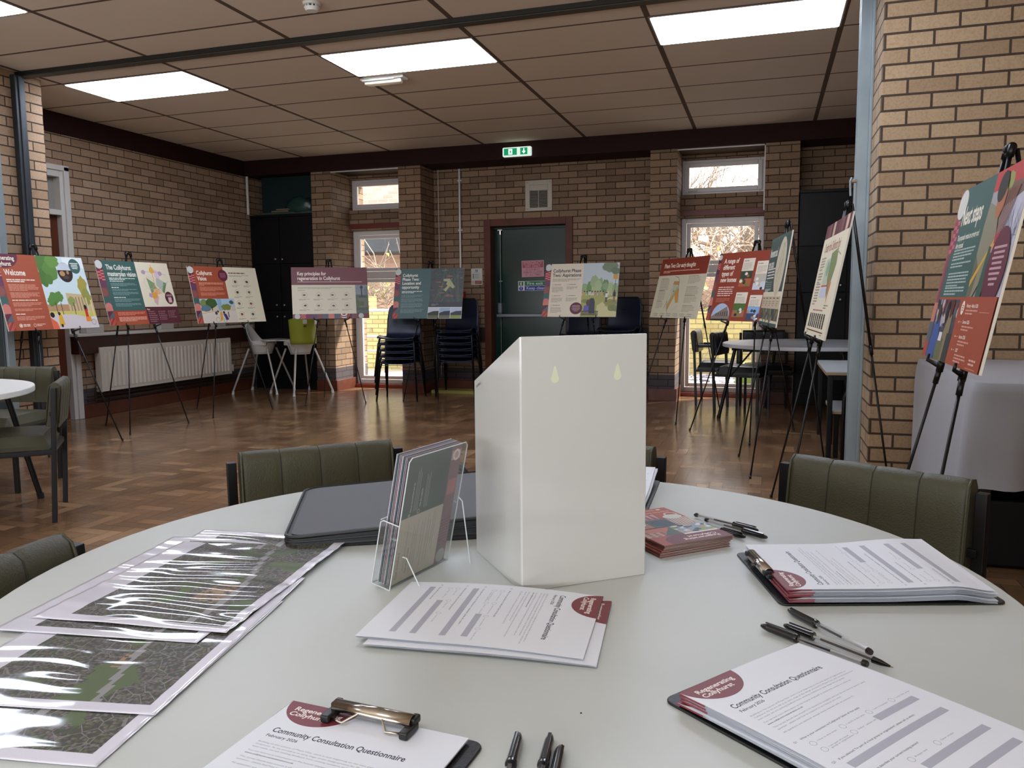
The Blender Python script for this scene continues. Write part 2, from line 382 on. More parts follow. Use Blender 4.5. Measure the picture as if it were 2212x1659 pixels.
def walls():
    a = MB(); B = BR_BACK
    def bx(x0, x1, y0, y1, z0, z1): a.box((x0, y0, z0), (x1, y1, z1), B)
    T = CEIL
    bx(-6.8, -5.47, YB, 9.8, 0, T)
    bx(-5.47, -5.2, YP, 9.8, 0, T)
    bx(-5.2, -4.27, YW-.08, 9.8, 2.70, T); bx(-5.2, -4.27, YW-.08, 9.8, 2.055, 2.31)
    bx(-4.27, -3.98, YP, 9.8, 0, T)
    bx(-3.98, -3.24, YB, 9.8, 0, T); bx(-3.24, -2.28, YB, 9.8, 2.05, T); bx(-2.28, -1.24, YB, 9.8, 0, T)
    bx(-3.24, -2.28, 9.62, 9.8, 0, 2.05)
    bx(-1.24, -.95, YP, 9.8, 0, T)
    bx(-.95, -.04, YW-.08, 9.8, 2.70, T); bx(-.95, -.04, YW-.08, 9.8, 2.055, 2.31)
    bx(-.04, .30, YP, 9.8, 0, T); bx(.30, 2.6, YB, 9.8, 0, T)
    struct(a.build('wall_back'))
    a = MB()
    a.box((-6.7, 6.17, 0), (-6.45, 9.8, CEIL), BR_LEFT); a.box((-6.7, -2.6, 0), (-6.45, 5.05, CEIL), BR_LEFT); a.box((-6.7, 5.05, 2.42), (-6.45, 6.17, CEIL), BR_LEFT)
    struct(a.build('wall_left'))
    a = MB(); a.box((2.0, -2.6, 0), (2.3, 9.8, CEIL), BR_LEFT); struct(a.build('wall_right'))
    a = MB(); a.box((-6.7, -2.7, 0), (2.3, -2.4, CEIL), mat('cream_wall', '#b8a890', rough=.8)); struct(a.build('wall_front'))
    # piers that carry the folding partition
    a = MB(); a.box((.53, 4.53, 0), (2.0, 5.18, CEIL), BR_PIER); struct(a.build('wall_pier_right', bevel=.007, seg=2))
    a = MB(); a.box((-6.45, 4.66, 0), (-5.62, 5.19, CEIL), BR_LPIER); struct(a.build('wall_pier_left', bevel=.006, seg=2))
walls()
# fascias, skirtings
a = MB(); a.box((-6.45, YP-.03, 2.745), (2.0, YP+.0, CEIL), FASCIA); a.box((-6.45, YP, 2.745), (2.0, YB+.2, 2.765), FASCIA); struct(a.build('trim_1', bevel=.003))
a = MB(); a.box((-6.45, 5.19, 2.745), (-6.42, YP-.03, CEIL), FASCIA); a.box((-6.45, -2.4, 2.745), (-6.42, 4.66, CEIL), FASCIA); struct(a.build('trim_2', bevel=.003))
def skirt(name, segs):
    a = MB()
    for (p, q, nx, ny) in segs:
        x0, x1 = sorted((p[0], q[0])); y0, y1 = sorted((p[1], q[1]))
        if nx: x0, x1 = (x0, x0+.022) if nx > 0 else (x0-.022, x0)
        else: y0, y1 = (y0-.022, y0)
        a.box((x0, y0, 0), (x1, y1, .135), WOOD_RED)
    struct(a.build(name, bevel=.004))
skirt('baseboard_back', [((-5.47, YP), (-5.178, YP), 0, -1), ((-5.2, YP), (-5.2, YW-.05), 1, 0), ((-4.27, YP), (-3.958, YP), 0, -1), ((-3.98, YP), (-3.98, YB), 1, 0),
    ((-3.98, YB), (-3.31, YB), 0, -1), ((-2.21, YB), (-1.24, YB), 0, -1), ((-1.24, YP), (-.928, YP), 0, -1), ((-.95, YP), (-.95, YW-.05), 1, 0), ((-.04, YP), (.30, YP), 0, -1)])
skirt('baseboard_left', [((-6.45, 6.19), (-6.45, 8.95), 1, 0), ((-6.45, -2.4), (-6.45, 4.64), 1, 0)])
skirt('baseboard_pier', [((-6.4, 4.66), (-5.598, 4.66), 0, -1), ((-5.62, 4.66), (-5.62, 5.19), 1, 0)])
# ceiling track, steel jambs
a = MB(); a.box((-6.42, 4.95, CEIL-.03), (.53, 4.962, CEIL), mat('track_black', '#17150f', rough=.6)); a.box((-6.42, 4.962, CEIL-.035), (2.0, 5.035, CEIL), mat('track_grey', '#4f4b42', rough=.5, metal=.4)); struct(a.build('trim_3'))
a = MB()
a.box((.46, 4.915, 0), (.53, 4.93, CEIL), STEEL); a.box((.46, 4.985, 0), (.53, 5.0, CEIL), STEEL); a.box((.47, 4.93, 0), (.478, 4.985, CEIL), STEEL); a.box((.515, 4.86, 0), (.53, 4.915, CEIL), STEEL)
j = struct(a.build('trim_4', bevel=.002))
a = MB(); a.box((.452, 4.90, 1.62), (.462, 4.925, 1.80), STEEL); a.cone((.44, 4.905, 1.78), (.465, 4.905, 1.78), .011, .011, mat('chrome', '#d8d8d8', rough=.12, metal=1)); a.tube([(.44, 4.905, 1.80), (.432, 4.90, 1.78), (.436, 4.9, 1.70)], .006, STEEL); a.build('latch', j)
a = MB(); a.box((-5.62, 4.905, 0), (-5.57, 4.99, CEIL-.03), DSTEEL); a.box((-5.572, 4.93, 0), (-5.56, 4.965, CEIL-.03), DSTEEL); struct(a.build('trim_5', bevel=.004))
# folded leaves of the partition standing by the left pier
t = thing('folding_partition', 'folded grey partition panels stacked with pale steel edge post beside left brick pier', 'partition', (-5.5, 4.55, 0))
a = MB(); a.box((-.30, .02, .02), (.02, .10, 2.88), mat('partition_blue_grey', '#333e42', rough=.3)); a.build('panel', t, bevel=.004)
a = MB(); a.box((.02, .03, .02), (.045, .09, 2.9), STEEL); a.build('edge_post', t, bevel=.003)
# windows
GL = glass_mat('window_glass', (.98, .99, .98))
def frame_rect(a, x0, x1, z0, z1, y0, y1, w, m, wb=None):
    wb = wb or w
    a.box((x0, y0, z0), (x0+w, y1, z1), m); a.box((x1-w, y0, z0), (x1, y1, z1), m)
    a.box((x0+w, y0, z1-w), (x1-w, y1, z1), m); a.box((x0+w, y0, z0), (x1-w, y1, z0+wb), m)
def window(name, x0, x1, z0, z1, rail=None):
    a = MB(); frame_rect(a, x0, x1, z0, z1, YW, YW+.07, .055, UPVC)
    if rail: a.box((x0+.055, YW, rail-.06), (x1-.055, YW+.07, rail+.03), UPVC)
    root = struct(a.build(name, bevel=.005))
    a = MB()
    if rail:
        frame_rect(a, x0+.06, x1-.06, z0+.06, rail-.065, YW-.012, YW+.03, .045, UPVC); frame_rect(a, x0+.06, x1-.06, rail+.035, z1-.06, YW-.012, YW+.03, .045, UPVC)
    else: frame_rect(a, x0+.03, x1-.03, z0+.03, z1-.03, YW-.012, YW+.03, .05, UPVC)
    a.build('sash', root, bevel=.006)
    a = MB(); a.box((x0+.07, YW+.03, z0+.07), (x1-.07, YW+.036, z1-.07), GL); a.build('pane', root)
    a = MB(); hx = x1-.085 if x0 < -4 else x0+.085
    hz = (rail or (z0+.07))-.02
    a.cone((hx, YW-.012, hz), (hx, YW-.04, hz), .009, .009, UPVC); a.box((hx-.012, YW-.05, hz-.011), (hx+.09 if x0 > -4 else hx+.012, YW-.038, hz+.011), UPVC)
    a.build('handle', root, bevel=.003)
    return root
window('window_1', -5.2, -4.27, 2.31, 2.70); window('window_2', -.95, -.04, 2.31, 2.70)
window('window_3', -5.2, -4.27, .045, 2.05, 1.49); window('window_4', -.95, -.04, .045, 2.05, 1.49)
a = MB()
for x0, x1 in ((-5.2, -4.27), (-.95, -.04)):
    a.box((x0, YW-.10, 2.07), (x1, YW-.06, 2.135), mat('lintel_red', '#6b2a1a', rough=.45)); a.box((x0, YW-.09, 0), (x1, YW+.05, .045), mat('threshold_red', '#8a3a26', rough=.35))
struct(a.build('trim_6', bevel=.004))
a = MB(); a.box((-5.2, YP+.02, 2.73), (-4.27, YP+.035, 2.742), UPVC); a.box((-.95, YP+.02, 2.73), (-.04, YP+.035, 2.742), UPVC); a.box((-.052, YP+.02, 2.06), (-.04, YP+.035, 2.742), UPVC); struct(a.build('trim_7'))
# fire door
GREEN = mat('dark_green_door', '#0b2a23', rough=.2, bump=.08, bscale=6, spec=.35)
a = MB(); frame_rect(a, -3.32, -2.205, 0, 2.115, YB-.025, YB+.24, .085, mat('door_frame_wood', '#61301f', rough=.5, spec=.3, var=.3, vscale=8), .03)
d = struct(a.build('door_1', bevel=.004))
a = MB(); a.box((-3.235, YB+.12, .03), (-2.29, YB+.165, 2.03), GREEN); a.box((-3.235, YB+.08, 2.0), (-2.29, YB+.12, 2.03), GREEN); a.build('door_leaf', d, bevel=.003)
GREYM = mat('silver_grey_metal', '#70757a', rough=.35, metal=.6); CHROME = MATS['chrome']
a = MB(); a.cone((-3.145, YB+.095, .1), (-3.145, YB+.095, 2.0), .007, .007, GREYM); a.box((-3.175, YB+.075, 1.985), (-3.115, YB+.12, 1.998), CHROME); a.cone((-3.145, YB+.095, 1.94), (-3.145, YB+.095, 1.985), .016, .012, CHROME)
a.box((-3.165, YB+.085, 1.36), (-3.125, YB+.12, 1.375), GREYM); a.build('vertical_bolt_rod', d)
a = MB(); a.box((-3.17, YB+.04, .975), (-3.12, YB+.12, 1.10), GREYM); a.prism([(-3.165, YB+.05), (-3.125, YB+.05), (-3.13, YB+.12), (-3.16, YB+.12)], .92, .975, GREYM); a.box((-3.18, YB+.02, .925), (-2.34, YB+.055, .965), GREYM); a.build('push_bar', d, bevel=.006)
# white door in the left wall
a = MB(); WH = mat('white_gloss_frame', '#cfcbc2', rough=.35)
X = -6.45
for y0, y1, z0, z1 in ((5.05, 5.12, 0, 2.42), (6.09, 6.17, 0, 2.42), (5.12, 6.09, 2.34, 2.42), (5.12, 6.09, 1.98, 2.03)): a.box((X-.12, y0, z0), (X+.0, y1, z1), WH)
a.box((X-.0, 6.13, 0), (X+.018, 6.19, 2.44), WH); a.box((X, 5.03, 2.40), (X+.018, 6.19, 2.45), WH)
d = struct(a.build('door_2', bevel=.004))
a = MB(); a.box((X-.10, 5.12, .01), (X-.06, 6.09, 1.98), mat('brown_door_panel', '#5a2b16', rough=.4)); a.build('door_leaf', d)
a = MB(); a.box((X-.10, 5.12, 2.03), (X-.08, 6.09, 2.34), mat('frosted_pane', '#8f8d86', rough=.2)); a.build('pane', d)
a = MB(); a.box((-6.8, 5.0, 0), (-6.72, 6.2, CEIL), BR_LEFT); struct(a.build('wall_left_outer'))
# ================================================================ CEILING FITTINGS
EMIT = mat('lamp_diffuser', '#ffffff', rough=.6, emit='#e2ecff', estr=LAMP)
def ceiling_light(x, y, label):
    t = thing('ceiling_light', label, 'ceiling light', (x, y, CEIL), 0, 'panel lights in the tiled ceiling')
    a = MB(); frame_rect2(a, .6, .3, -.006, 0, .013, mat('light_trim', '#7a6a5c', rough=.6)); a.build('frame', t)
    a = MB(); w, h, c = .586, .286, .012
    a.prism([(-w+c, -h), (w-c, -h), (w, -h+c), (w, h-c), (w-c, h), (-w+c, h), (-w, h-c), (-w, -h+c)], -.008, -.004, EMIT); a.build('diffuser', t)
    return t
def frame_rect2(a, hx, hy, z0, z1, w, m):
    a.box((-hx, -hy, z0), (-hx+w, hy, z1), m); a.box((hx-w, -hy, z0), (hx, hy, z1), m); a.box((-hx+w, -hy, z0), (hx-w, -hy+w, z1), m); a.box((-hx+w, hy-w, z0), (hx-w, hy, z1), m)
L0 = ceiling_light(-4.968, 5.64, 'bright white panel light in ceiling at left, nearest the left wall')
def lcopy(x, y, lab): dup(L0, lab, loc=(x, y, CEIL))
lcopy(-2.568, 5.64, 'bright white panel light in middle of ceiling, above the small emergency fitting')
lcopy(-.168, 5.64, 'bright white panel light at top right of ceiling, beside right brick pier')
lcopy(-4.968, 3.70, 'bright white panel light cut off by top left corner of photo')
for i, (x, y) in enumerate([(-2.568, 3.70), (-.168, 3.70), (-4.968, .1), (-.168, -1.1)]):
    lcopy(x, y, 'white panel light in ceiling behind the viewpoint')
t = thing('emergency_light', 'small white emergency light under ceiling beside middle panel light', 'emergency light', (-2.99, 6.05, CEIL))
a = MB(); a.box((-.19, -.05, -.022), (.19, .05, 0), WHITEP); a.box((-.175, -.055, -.03), (.11, -.045, -.012), WHITEP); a.build('housing', t, bevel=.006)
a = MB(); a.prism([(-.165, -.035), (.165, -.035), (.15, .04), (-.15, .04)], -.052, -.022, mat('ribbed_diffuser', '#e8dccb', rough=.2)); a.build('diffuser', t, bevel=.01)
a = MB(); a.box((-.165, -.0545, -.026), (-.11, -.053, -.014), mat('grey_label', '#7d7d7d')); a.build('label_plate', t)
a = MB(); a.box((-.11, -.057, -.03), (-.106, -.055, -.018), mat('green_led', '#20c040', emit='#40ff60', estr=2)); a.build('indicator', t)
t = thing('smoke_detector', 'round white smoke detector on ceiling at top edge of photo', 'smoke detector', (-2.66, 4.43, CEIL))
a = MB(); a.cone((0, 0, -.018), (0, 0, 0), .052, .055, WHITEP, 32); a.build('base', t, bevel=.003)
a = MB(); a.cone((0, 0, -.05), (0, 0, -.03), .035, .047, WHITEP, 32)
for i in range(10): an = i*math.pi/5; a.box((-.004, .03, -.034), (.004, .042, -.016), WHITEP, Matrix.Rotation(an, 4, 'Z'))
a.cone((0, 0, -.03), (0, 0, -.018), .034, .034, mat('dark_plastic', '#1b1b1b'), 24); a.build('chamber', t)
# exit sign
t = thing('exit_sign', 'lit green and white exit sign with arrow on dark fascia above green door', 'sign', (-2.745, YP-.03, 2.815))
a = MB(); a.box((-.17, -.055, -.052), (.17, 0, .052), mat('sign_white_glow', '#e8f0ea', emit='#dff5ea', estr=.55)); a.build('housing', t, bevel=.014, seg=3)
GRN = mat('exit_green', '#0e8a5a', emit='#12a068', estr=.5); WGL = mat('exit_white', '#ffffff', emit='#e8fff4', estr=1.1)
a = MB(); a.box((-.15, -.0565, -.038), (.005, -.0555, .038), GRN); a.box((.045, -.0565, -.038), (.13, -.0555, .038), GRN)
def qd(a, pts, y, m): a.add([(p[0], y, p[1]) for p in pts], [tuple(range(len(pts)))], m)
y = -.0572
qd(a, [(.082, .03), (.082, 0), (.066, 0), (.0875, -.03), (.109, 0), (.093, 0), (.093, .03)], y, WGL)
a.box((-.095, y, -.03), (-.05, y+.0002, .03), WGL)
qd(a, [(-.088, -.028), (-.078, -.008), (-.082, .008), (-.07, .012), (-.06, 0), (-.068, -.01), (-.06, -.028), (-.066, -.028), (-.074, -.012), (-.081, -.028)], y-.0003, GRN)
a.cone((-.072, y-.0004, .02), (-.072, y, .02), .005, .005, GRN); a.build('legend', t)
# vent
t = thing('wall_vent', 'cream square louvred vent on brick wall above the green door', 'vent', (-2.62, YB, 2.375))
VC = mat('aged_cream_plastic', '#b9b1a0', rough=.45)
a = MB(); frame_rect(a, -.165, .165, -.18, .18, -.022, 0, .055, VC, .04); a.box((-.109, -.022, .06), (.109, 0, .124), VC); a.box((-.004, -.024, -.14), (.004, -.004, .07), VC)
for sx, sz in ((-1, 1), (1, 1), (-1, -1), (1, -1)): a.cone((sx*.14, -.024, sz*.155), (sx*.14, -.02, sz*.155), .005, .005, mat('screw', '#666666', metal=1))
a.build('frame', t, bevel=.003)
a = MB(); a.box((-.12, -.006, -.15), (.12, -.002, .07), mat('vent_dark', '#120f0c'))
a.build('backing', t)
a = MB()
for i in range(12):
    z = -.13+i*.0165; a.box((-.108, -.02, z), (.108, -.007, z+.0035), VC, Matrix.Rotation(0, 4, 'X'))
a.build('louvres', t)
# pipes
def pipe(name, x, y, z0, z1, r, lab, clips):
    t = thing(name, lab, 'pipe', (x, y, 0)); a = MB(); a.cone((0, 0, z0), (0, 0, z1), r, r, WHITEP, 12); a.build('tube', t, smooth=False)
    for z in clips: a = MB(); a.box((-.028, 0, z-.008), (.028, .022, z+.008), WHITEP); a.cone((0, 0, z-.01), (0, 0, z+.01), r+.004, r+.004, WHITEP, 12); a.build('clip', t)
pipe('conduit', -3.63, YB-.022, .9, 2.74, .011, 'thin white conduit pipe on brick wall left of green door', (1.38, 2.0, 2.6))
pipe('corner_pipe', -6.40, 9.0-.06+.0, 2.26, 2.74, .016, 'short white pipe in corner above left black cabinet', ())
pipe('thin_cable', -4.0+.1, YB-.05, .2, 2.74, .003, 'very thin pale cable hanging down brick corner behind dark green board', ())
# signs on and beside the door
def plate(name, cx, cz, w, h, y, lab, cat, draw, base='#ffffff', rot=0):
    M = Matrix.Translation((cx, y, cz)) @ Matrix.Rotation(rot, 4, 'Y')
    t = thing(name, lab, cat, M=M)
    a = MB(); a.box((-w/2, -.003, -h/2), (w/2, 0, h/2), mat('sign_plastic', '#b9b9b4', rough=.3)); a.build('plate', t)
    s = Sheet(w*1000, h*1000, base, dz=.08); draw(s)
    s.build('printed_face', t, Matrix(((1, 0, 0, -w/2), (0, 0, -1, -.0035), (0, 1, 0, h/2), (0, 0, 0, 1))))
    return t
def dr_pink(s):
    s.rect(10, 10, s.w-10, 88, '#a84a58'); s.text('EMERGENCY', s.w/2, 47, 34, '#d8a0a4', width=230, align='c', off=.01); s.text('EXIT ONLY', s.w/2, 82, 30, '#d8a0a4', width=190, align='c', off=.01)
    for i, (tx, w) in enumerate((('DOOR MUST', 180), ('REMAIN CLOSED', 240), ('AT ALL TIMES', 200))): s.text(tx, s.w/2, 122+i*32, 26, '#a8525e', width=w, align='c', off=.01)
plate('door_notice', -2.735, 1.515, .285, .20, YB+.117, 'pink and red faded notice on green door above the fire exit sign', 'sign', dr_pink, '#c9909a', R(-1))
def dr_fire(s):
    s.rect(84, 4, s.w-4, 58, '#0f6a45'); s.rect(84, 62, s.w-4, s.h-4, '#14208a')
    s.rect(8, 8, 66, 56, '#2b5a45'); s.poly([(20, 50), (30, 34), (26, 22), (38, 18), (48, 30), (40, 34), (50, 50), (44, 50), (35, 40), (27, 50)], '#d8e0d0'); s.ell(42, 14, 4, 4, '#d8e0d0')
    s.ell(38, 90, 25, 25, '#14208a'); s.poly([(34, 72), (42, 72), (40, 94), (36, 94)], '#ffffff'); s.ell(38, 102, 3.5, 3.5, '#ffffff')
    s.text('Fire exit', 118, 45, 36, '#c8d6c8', width=200, off=.012); s.text('Keep clear', 108, 102, 36, '#c6cbe6', width=235, off=.012)
plate('fire_exit_sign', -2.695, 1.306, .46, .118, YB+.117, 'green and blue Fire exit Keep clear sign on green door', 'sign', dr_fire, '#c9cfc9')
def dr_call(s):
    s.ell(73, 28, 15, 15, '#2a4a8a'); s.rect(70, 20, 76, 36, '#ffffff'); s.rect(40, 50, 108, 54, '#8a98a8')
    for i in range(3): s.rect(22, 68+i*20, 36, 82+i*20, '#4a5a50'); s.para(46, 68+i*20, 80, 2, 8, '#7d8880')
    s.rect(50, 150, 138, 190, '#8a2420'); s.para(56, 156, 76, 4, 8, '#c98a80'); s.rect(10, 152, 40, 188, '#c9a8a0')
plate('fire_action_notice', -3.425, 1.427, .147, .20, YB-.001, 'small pale fire action notice on brick wall left of the door', 'sign', dr_call, '#cfcfc2')
t = thing('fire_alarm_call_point', 'small red fire alarm call point on brick wall, half hidden by dark green board', 'alarm', (-3.62, YB, 1.20))
a = MB(); a.box((-.045, -.05, -.045), (.045, 0, .045), mat('alarm_red', '#a01a18', rough=.35)); a.build('housing', t, bevel=.006)
a = MB(); a.box((-.03, -.052, -.03), (.03, -.05, .02), mat('alarm_face', '#c9c3bb')); a.build('break_glass', t)
a = MB(); a.box((-3.98, YB-.028, .63), (-3.32, YB, .80), mat('dado_dark', '#23110e', rough=.5)); tag(a.build('dado_board', bevel=.004), 'dark wooden dado board on back wall left of green door frame', 'board')
a = MB(); a.box((-2.205, YB-.028, .63), (-1.24, YB, .80), MATS['dado_dark']); tag(a.build('dado_board', bevel=.004), 'dark wooden dado board on back wall right of green door frame', 'board')
a = MB(); a.box((-4.15, YP-.065, 0), (-3.2, YP-.02, .03), mat('yellow_strip', '#8f8340', rough=.6)); a.box((-4.15, YP-.03, .0), (-3.2, YB-.03, .03), mat('brown_mat_top', '#3a2a1c'))
a = MB(); a.box((-3.92, 9.02, 0), (-3.1, 9.30, .035), mat('worn_yellow', '#8f8340', rough=.6)); tag(a.build('yellow_board'), 'low yellowish board lying on floor behind blue chair stack', 'board')
# ================================================================ LEFT WALL: shelf board, boxes, radiator, pipes
a = MB(); a.box((-6.45, 6.09, .645), (-6.35, 8.85, .815), mat('shelf_dark_wood', '#3a1a12', rough=.45, var=.2, vscale=5)); t = a.build('boxed_shelf', bevel=.004)
tag(t, 'long dark brown boxed shelf with white top on left wall above radiator', 'shelf')
a = MB(); a.box((-6.45, 6.08, .815), (-6.34, 8.85, .845), WH); a.build('top_board', t, bevel=.004)
for i, (y0, y1, lab) in enumerate(((6.20, 6.42, 'nearest the white door'), (7.22, 7.42, 'in the middle'), (8.15, 8.33, 'nearest the black cabinet'))):
    a = MB(); a.box((-6.44, y0, .845), (-6.355, y1, .93), mat('white_box_plastic', '#c4c0b8', rough=.4)); tag(a.build('white_box', bevel=.006), 'small white plastic box on left wall shelf, '+lab, 'box', 'white boxes on the wall shelf')
t = thing('radiator', 'long white panel radiator on left brick wall under dark shelf', 'radiator', (-6.45, 0, 0))
RW = mat('radiator_white', '#d9d0c2', rough=.35)
def rad_front(x, y0, y1, z0, z1, name):
    a = MB(); n = 34; pts = []
    a.box((x-.012, y0, z0), (x-.002, y1, z1), RW)
    step = (y1-y0-.06)/n
    for i in range(n):
        c = y0+.03+step*(i+.5); w = step*.30
        a.prism([(x-.002, c-w-.006), (x+.010, c-w*.6), (x+.010, c+w*.6), (x-.002, c+w+.006)], z0+.04, z1-.04, RW)
    a.build(name, t, bevel=.002)
rad_front(.125, 6.33, 8.37, .255, .69, 'front_panel')
a = MB(); a.box((.045, 6.33, .255), (.055, 8.37, .69), RW); a.build('rear_panel', t)
a = MB(); a.box((.05, 6.328, .25), (.12, 6.338, .695), RW); a.box((.05, 8.362, .25), (.12, 8.372, .695), RW); a.box((.05, 6.33, .686), (.12, 8.37, .70), RW); a.build('casing', t, bevel=.003)
a = MB(); a.cone((.085, 8.37, .30), (.085, 8.43, .30), .012, .012, RW); a.cone((.085, 8.43, .28), (.085, 8.43, .36), .018, .016, RW); a.build('valve', t)
a = MB(); a.cone((.085, 6.33, .29), (.085, 6.28, .29), .012, .012, CHROME); a.tube([(.085, 6.28, .29), (.085, 6.27, .25), (.085, 6.27, .15)], .007, mat('copper_dark', '#4a342a', metal=.6, rough=.4)); a.build('inlet_pipe', t)
a = MB(); a.cone((.06, 6.2, .175), (.06, 8.9, .175), .011, .011, MATS['copper_dark']); a.cone((.06, 6.2, .215), (.06, 8.9, .215), .009, .009, MATS['copper_dark']); a.build('heating_pipe', t)
# ================================================================ BLACK CABINETS
def cabinet(name, x0, x1, y0, y1, ztop, splits, zr, knobs, lab):
    t = thing(name, lab, 'cabinet', (0, 0, 0))
    a = MB(); a.box((x0, y0+.02, .0), (x1, y1, ztop), BLACKG); a.box((x0, y0, ztop-.03), (x1, y0+.02, ztop), BLACKG); a.box((x0, y0+.005, 0), (x1, y0+.02, .12), BLACKG); a.build('body', t, bevel=.003)
    xs = [x0]+splits+[x1]
    for (za, zb) in zr:
        for p, q in zip(xs, xs[1:]):
            a = MB(); a.box((p+.006, y0, za), (q-.006, y0+.02, zb), BLACKG); dd = a.build('door', t, bevel=.003)
            for (kx, kz) in knobs:
                if p < kx < q and za < kz < zb:
                    a = MB(); a.cone((kx, y0-.012, kz), (kx, y0, kz), .007, .006, GREYM, 12); a.tube([(kx, y0-.030, kz), (kx, y0-.027, kz), (kx, y0-.02, kz), (kx, y0-.012, kz)], [.006, .013, .015, .009], mat('silver_knob', '#a8a8a8', rough=.25, metal=.8), 14); a.build('knob', dd, smooth=True)
    return t
cabinet('black_cabinet', -6.44, -5.48, 9.02, 9.34, 2.255, [-6.01], [(.13, 1.02), (1.03, 1.62), (1.63, 2.22)], [(-6.065, 1.686), (-5.961, 1.683), (-6.068, 1.58), (-5.95, 1.58), (-6.068, 1.096), (-5.955, 1.095), (-6.068, .946), (-5.957, .945)][0:2]+[(-6.068, 1.096), (-5.955, 1.095), (-6.068, .946), (-5.957, .945)], 'tall black cupboard in far left corner behind the high chairs')
cabinet('black_cabinet', .31, 1.98, 8.95, 9.34, 2.245, [.79, 1.27], [(.13, 1.18), (1.19, 1.66), (1.67, 2.21)], [(.731, 1.259), (.843, 1.262), (.733, 1.109), (.84, 1.108)], 'tall black cupboard on right behind the round table')
a = MB(); a.box((-6.3, 9.1, 2.26), (-5.5, 9.3, 2.74), mat('deep_teal_fabric', '#0b2224', rough=.9)); tag(a.build('dark_box', bevel=.01), 'very dark teal box on top of left black cupboard', 'box')
def lump(name, c, r, m, lab, cat, seed, sq=.5):
    a = MB(); rn = random.Random(seed); nu, nv = 26, 12
    def fn(u, v):
        th = 2*math.pi*u; ph = math.pi*(v-.5)
        d = Vector((math.cos(th)*math.cos(ph), math.sin(th)*math.cos(ph), math.sin(ph)))
        k = 1+.25*noise.noise(d*2.2+Vector((seed, 0, 0)))+.09*noise.noise(d*7)
        z = d.z*k*r[2]
        return (c[0]+d.x*k*r[0], c[1]+d.y*k*r[1], max(c[2]+z, c[2]-r[2]*.75))
    a.grid(fn, nu, nv, m); return tag(a.build(name, smooth=True), lab, cat)
lump('plastic_bag', (-5.72, 9.07, 2.355), (.19, .06, .12), mat('dark_green_plastic', '#23413a', rough=.25, bump=.8, bscale=30), 'dark green plastic bag slumped on top of left black cupboard', 'bag', 3)
a = MB(); a.box((-6.3, 9.03, 2.256), (-5.5, 9.09, 2.285), mat('folded_cloth_green', '#3a4a40', rough=.9)); tag(a.build('folded_cloth', bevel=.01), 'flat folded greenish cloth along top edge of left black cupboard', 'cloth')
for i, (x, z, w) in enumerate(((-6.12, 2.287, .25), (-6.05, 2.31, .2))):
    a = MB(); a.box((x, 9.035, z), (x+w, 9.085, z+.018), mat('paper_roll_%d' % i, '#7a6a58', rough=.8)); tag(a.build('loose_card', bevel=.003), ('lower' if i == 0 else 'upper')+' loose brown card lying on folded cloth on left cupboard', 'card', 'loose cards on the cupboard')
# ================================================================ OUTSIDE
ORED = brick_mat('brick_outside_red', '#c39f8e', '#ab8574', '#b9aa9c', band=False, mortar=.006)
OYEL = brick_mat('brick_outside_yellow', '#c2b67c', '#a99a66', '#857a58', band=False, mortar=.006)
a = MB(); a.box((-16, 9.8, -.08), (14, 30, -.03), mat('paving', '#a39c90', rough=.9, var=.3, vscale=2)); struct(a.build('ground_outside'))
t = thing('brick_building', 'brick building with dark canopy seen through left windows', 'building', (0, 0, 0))
a = MB(); a.box((-12, 14.6, 0), (-6.6, 15, 4.6), ORED); a.build('wall', t)
a = MB(); a.box((-12, 13.6, 2.05), (-6.5, 14.6, 2.45), mat('dark_canopy', '#3a3c40', rough=.8, var=.4, vscale=3)); a.build('canopy', t)
a = MB(); a.box((-9.0, 12.3, -.03), (-6.45, 12.55, 1.22), OYEL); a.box((-6.45, 12.3, -.03), (-5.9, 12.6, 1.0), OYEL); a.box((-5.9, 12.3, -.03), (-5.3, 12.6, .8), ORED); tag(a.build('garden_wall'), 'stepped pale brick garden wall outside left glazed door', 'wall')
t = thing('handrail', 'white metal handrail outside left glazed door', 'rail', (0, 0, 0))
a = MB()
RAILM = mat('galvanised', '#c9ccd0', rough=.3, metal=.3)
a.tube([(-6.9, 11.3, .98), (-5.0, 10.9, 1.0)], .022, RAILM); a.build('top_rail', t)
a = MB(); a.tube([(-6.9, 11.3, .58), (-5.0, 10.9, .60)], .022, RAILM); a.tube([(-6.9, 11.3, .36), (-5.0, 10.9, .38)], .018, RAILM); a.build('lower_rail', t)
for q in (.15, .5, .9):
    a = MB(); x = -6.9+1.9*q; yy = 11.3-.4*q; a.cone((x, yy, -.03), (x, yy, 1.0), .022, .022, RAILM); a.build('post', t)
a = MB(); a.box((-6.6, 10.7, -.03), (-6.1, 10.78, .75), mat('weathered_grey_board', '#55565c', rough=.8)); tag(a.build('timber_gate'), 'grey boarded gate outside left glazed door behind chairs', 'gate')
a = MB(); a.box((-2.6, 12.4, -.03), (2.5, 12.65, .93), OYEL); tag(a.build('garden_wall'), 'low yellow brick wall outside right glazed door', 'wall')
a = MB(); a.box((-1.6, 13.2, -.03), (1.5, 13.5, 1.45), ORED); tag(a.build('garden_wall'), 'higher reddish brick wall behind low yellow wall outside right door', 'wall')
a = MB(); a.box((-.36, 10.6, -.03), (.3, 10.9, .30), mat('green_plastic_box', '#6f8a34', rough=.5)); tag(a.build('green_planter', bevel=.02), 'low green trough outside right glazed door', 'planter')
a = MB(); rn = random.Random(9); MG = [mat('gravel_%d' % i, c, rough=.8) for i, c in enumerate(('#8b8798', '#b9b4c4', '#6f6a74', '#c9c4d0'))]
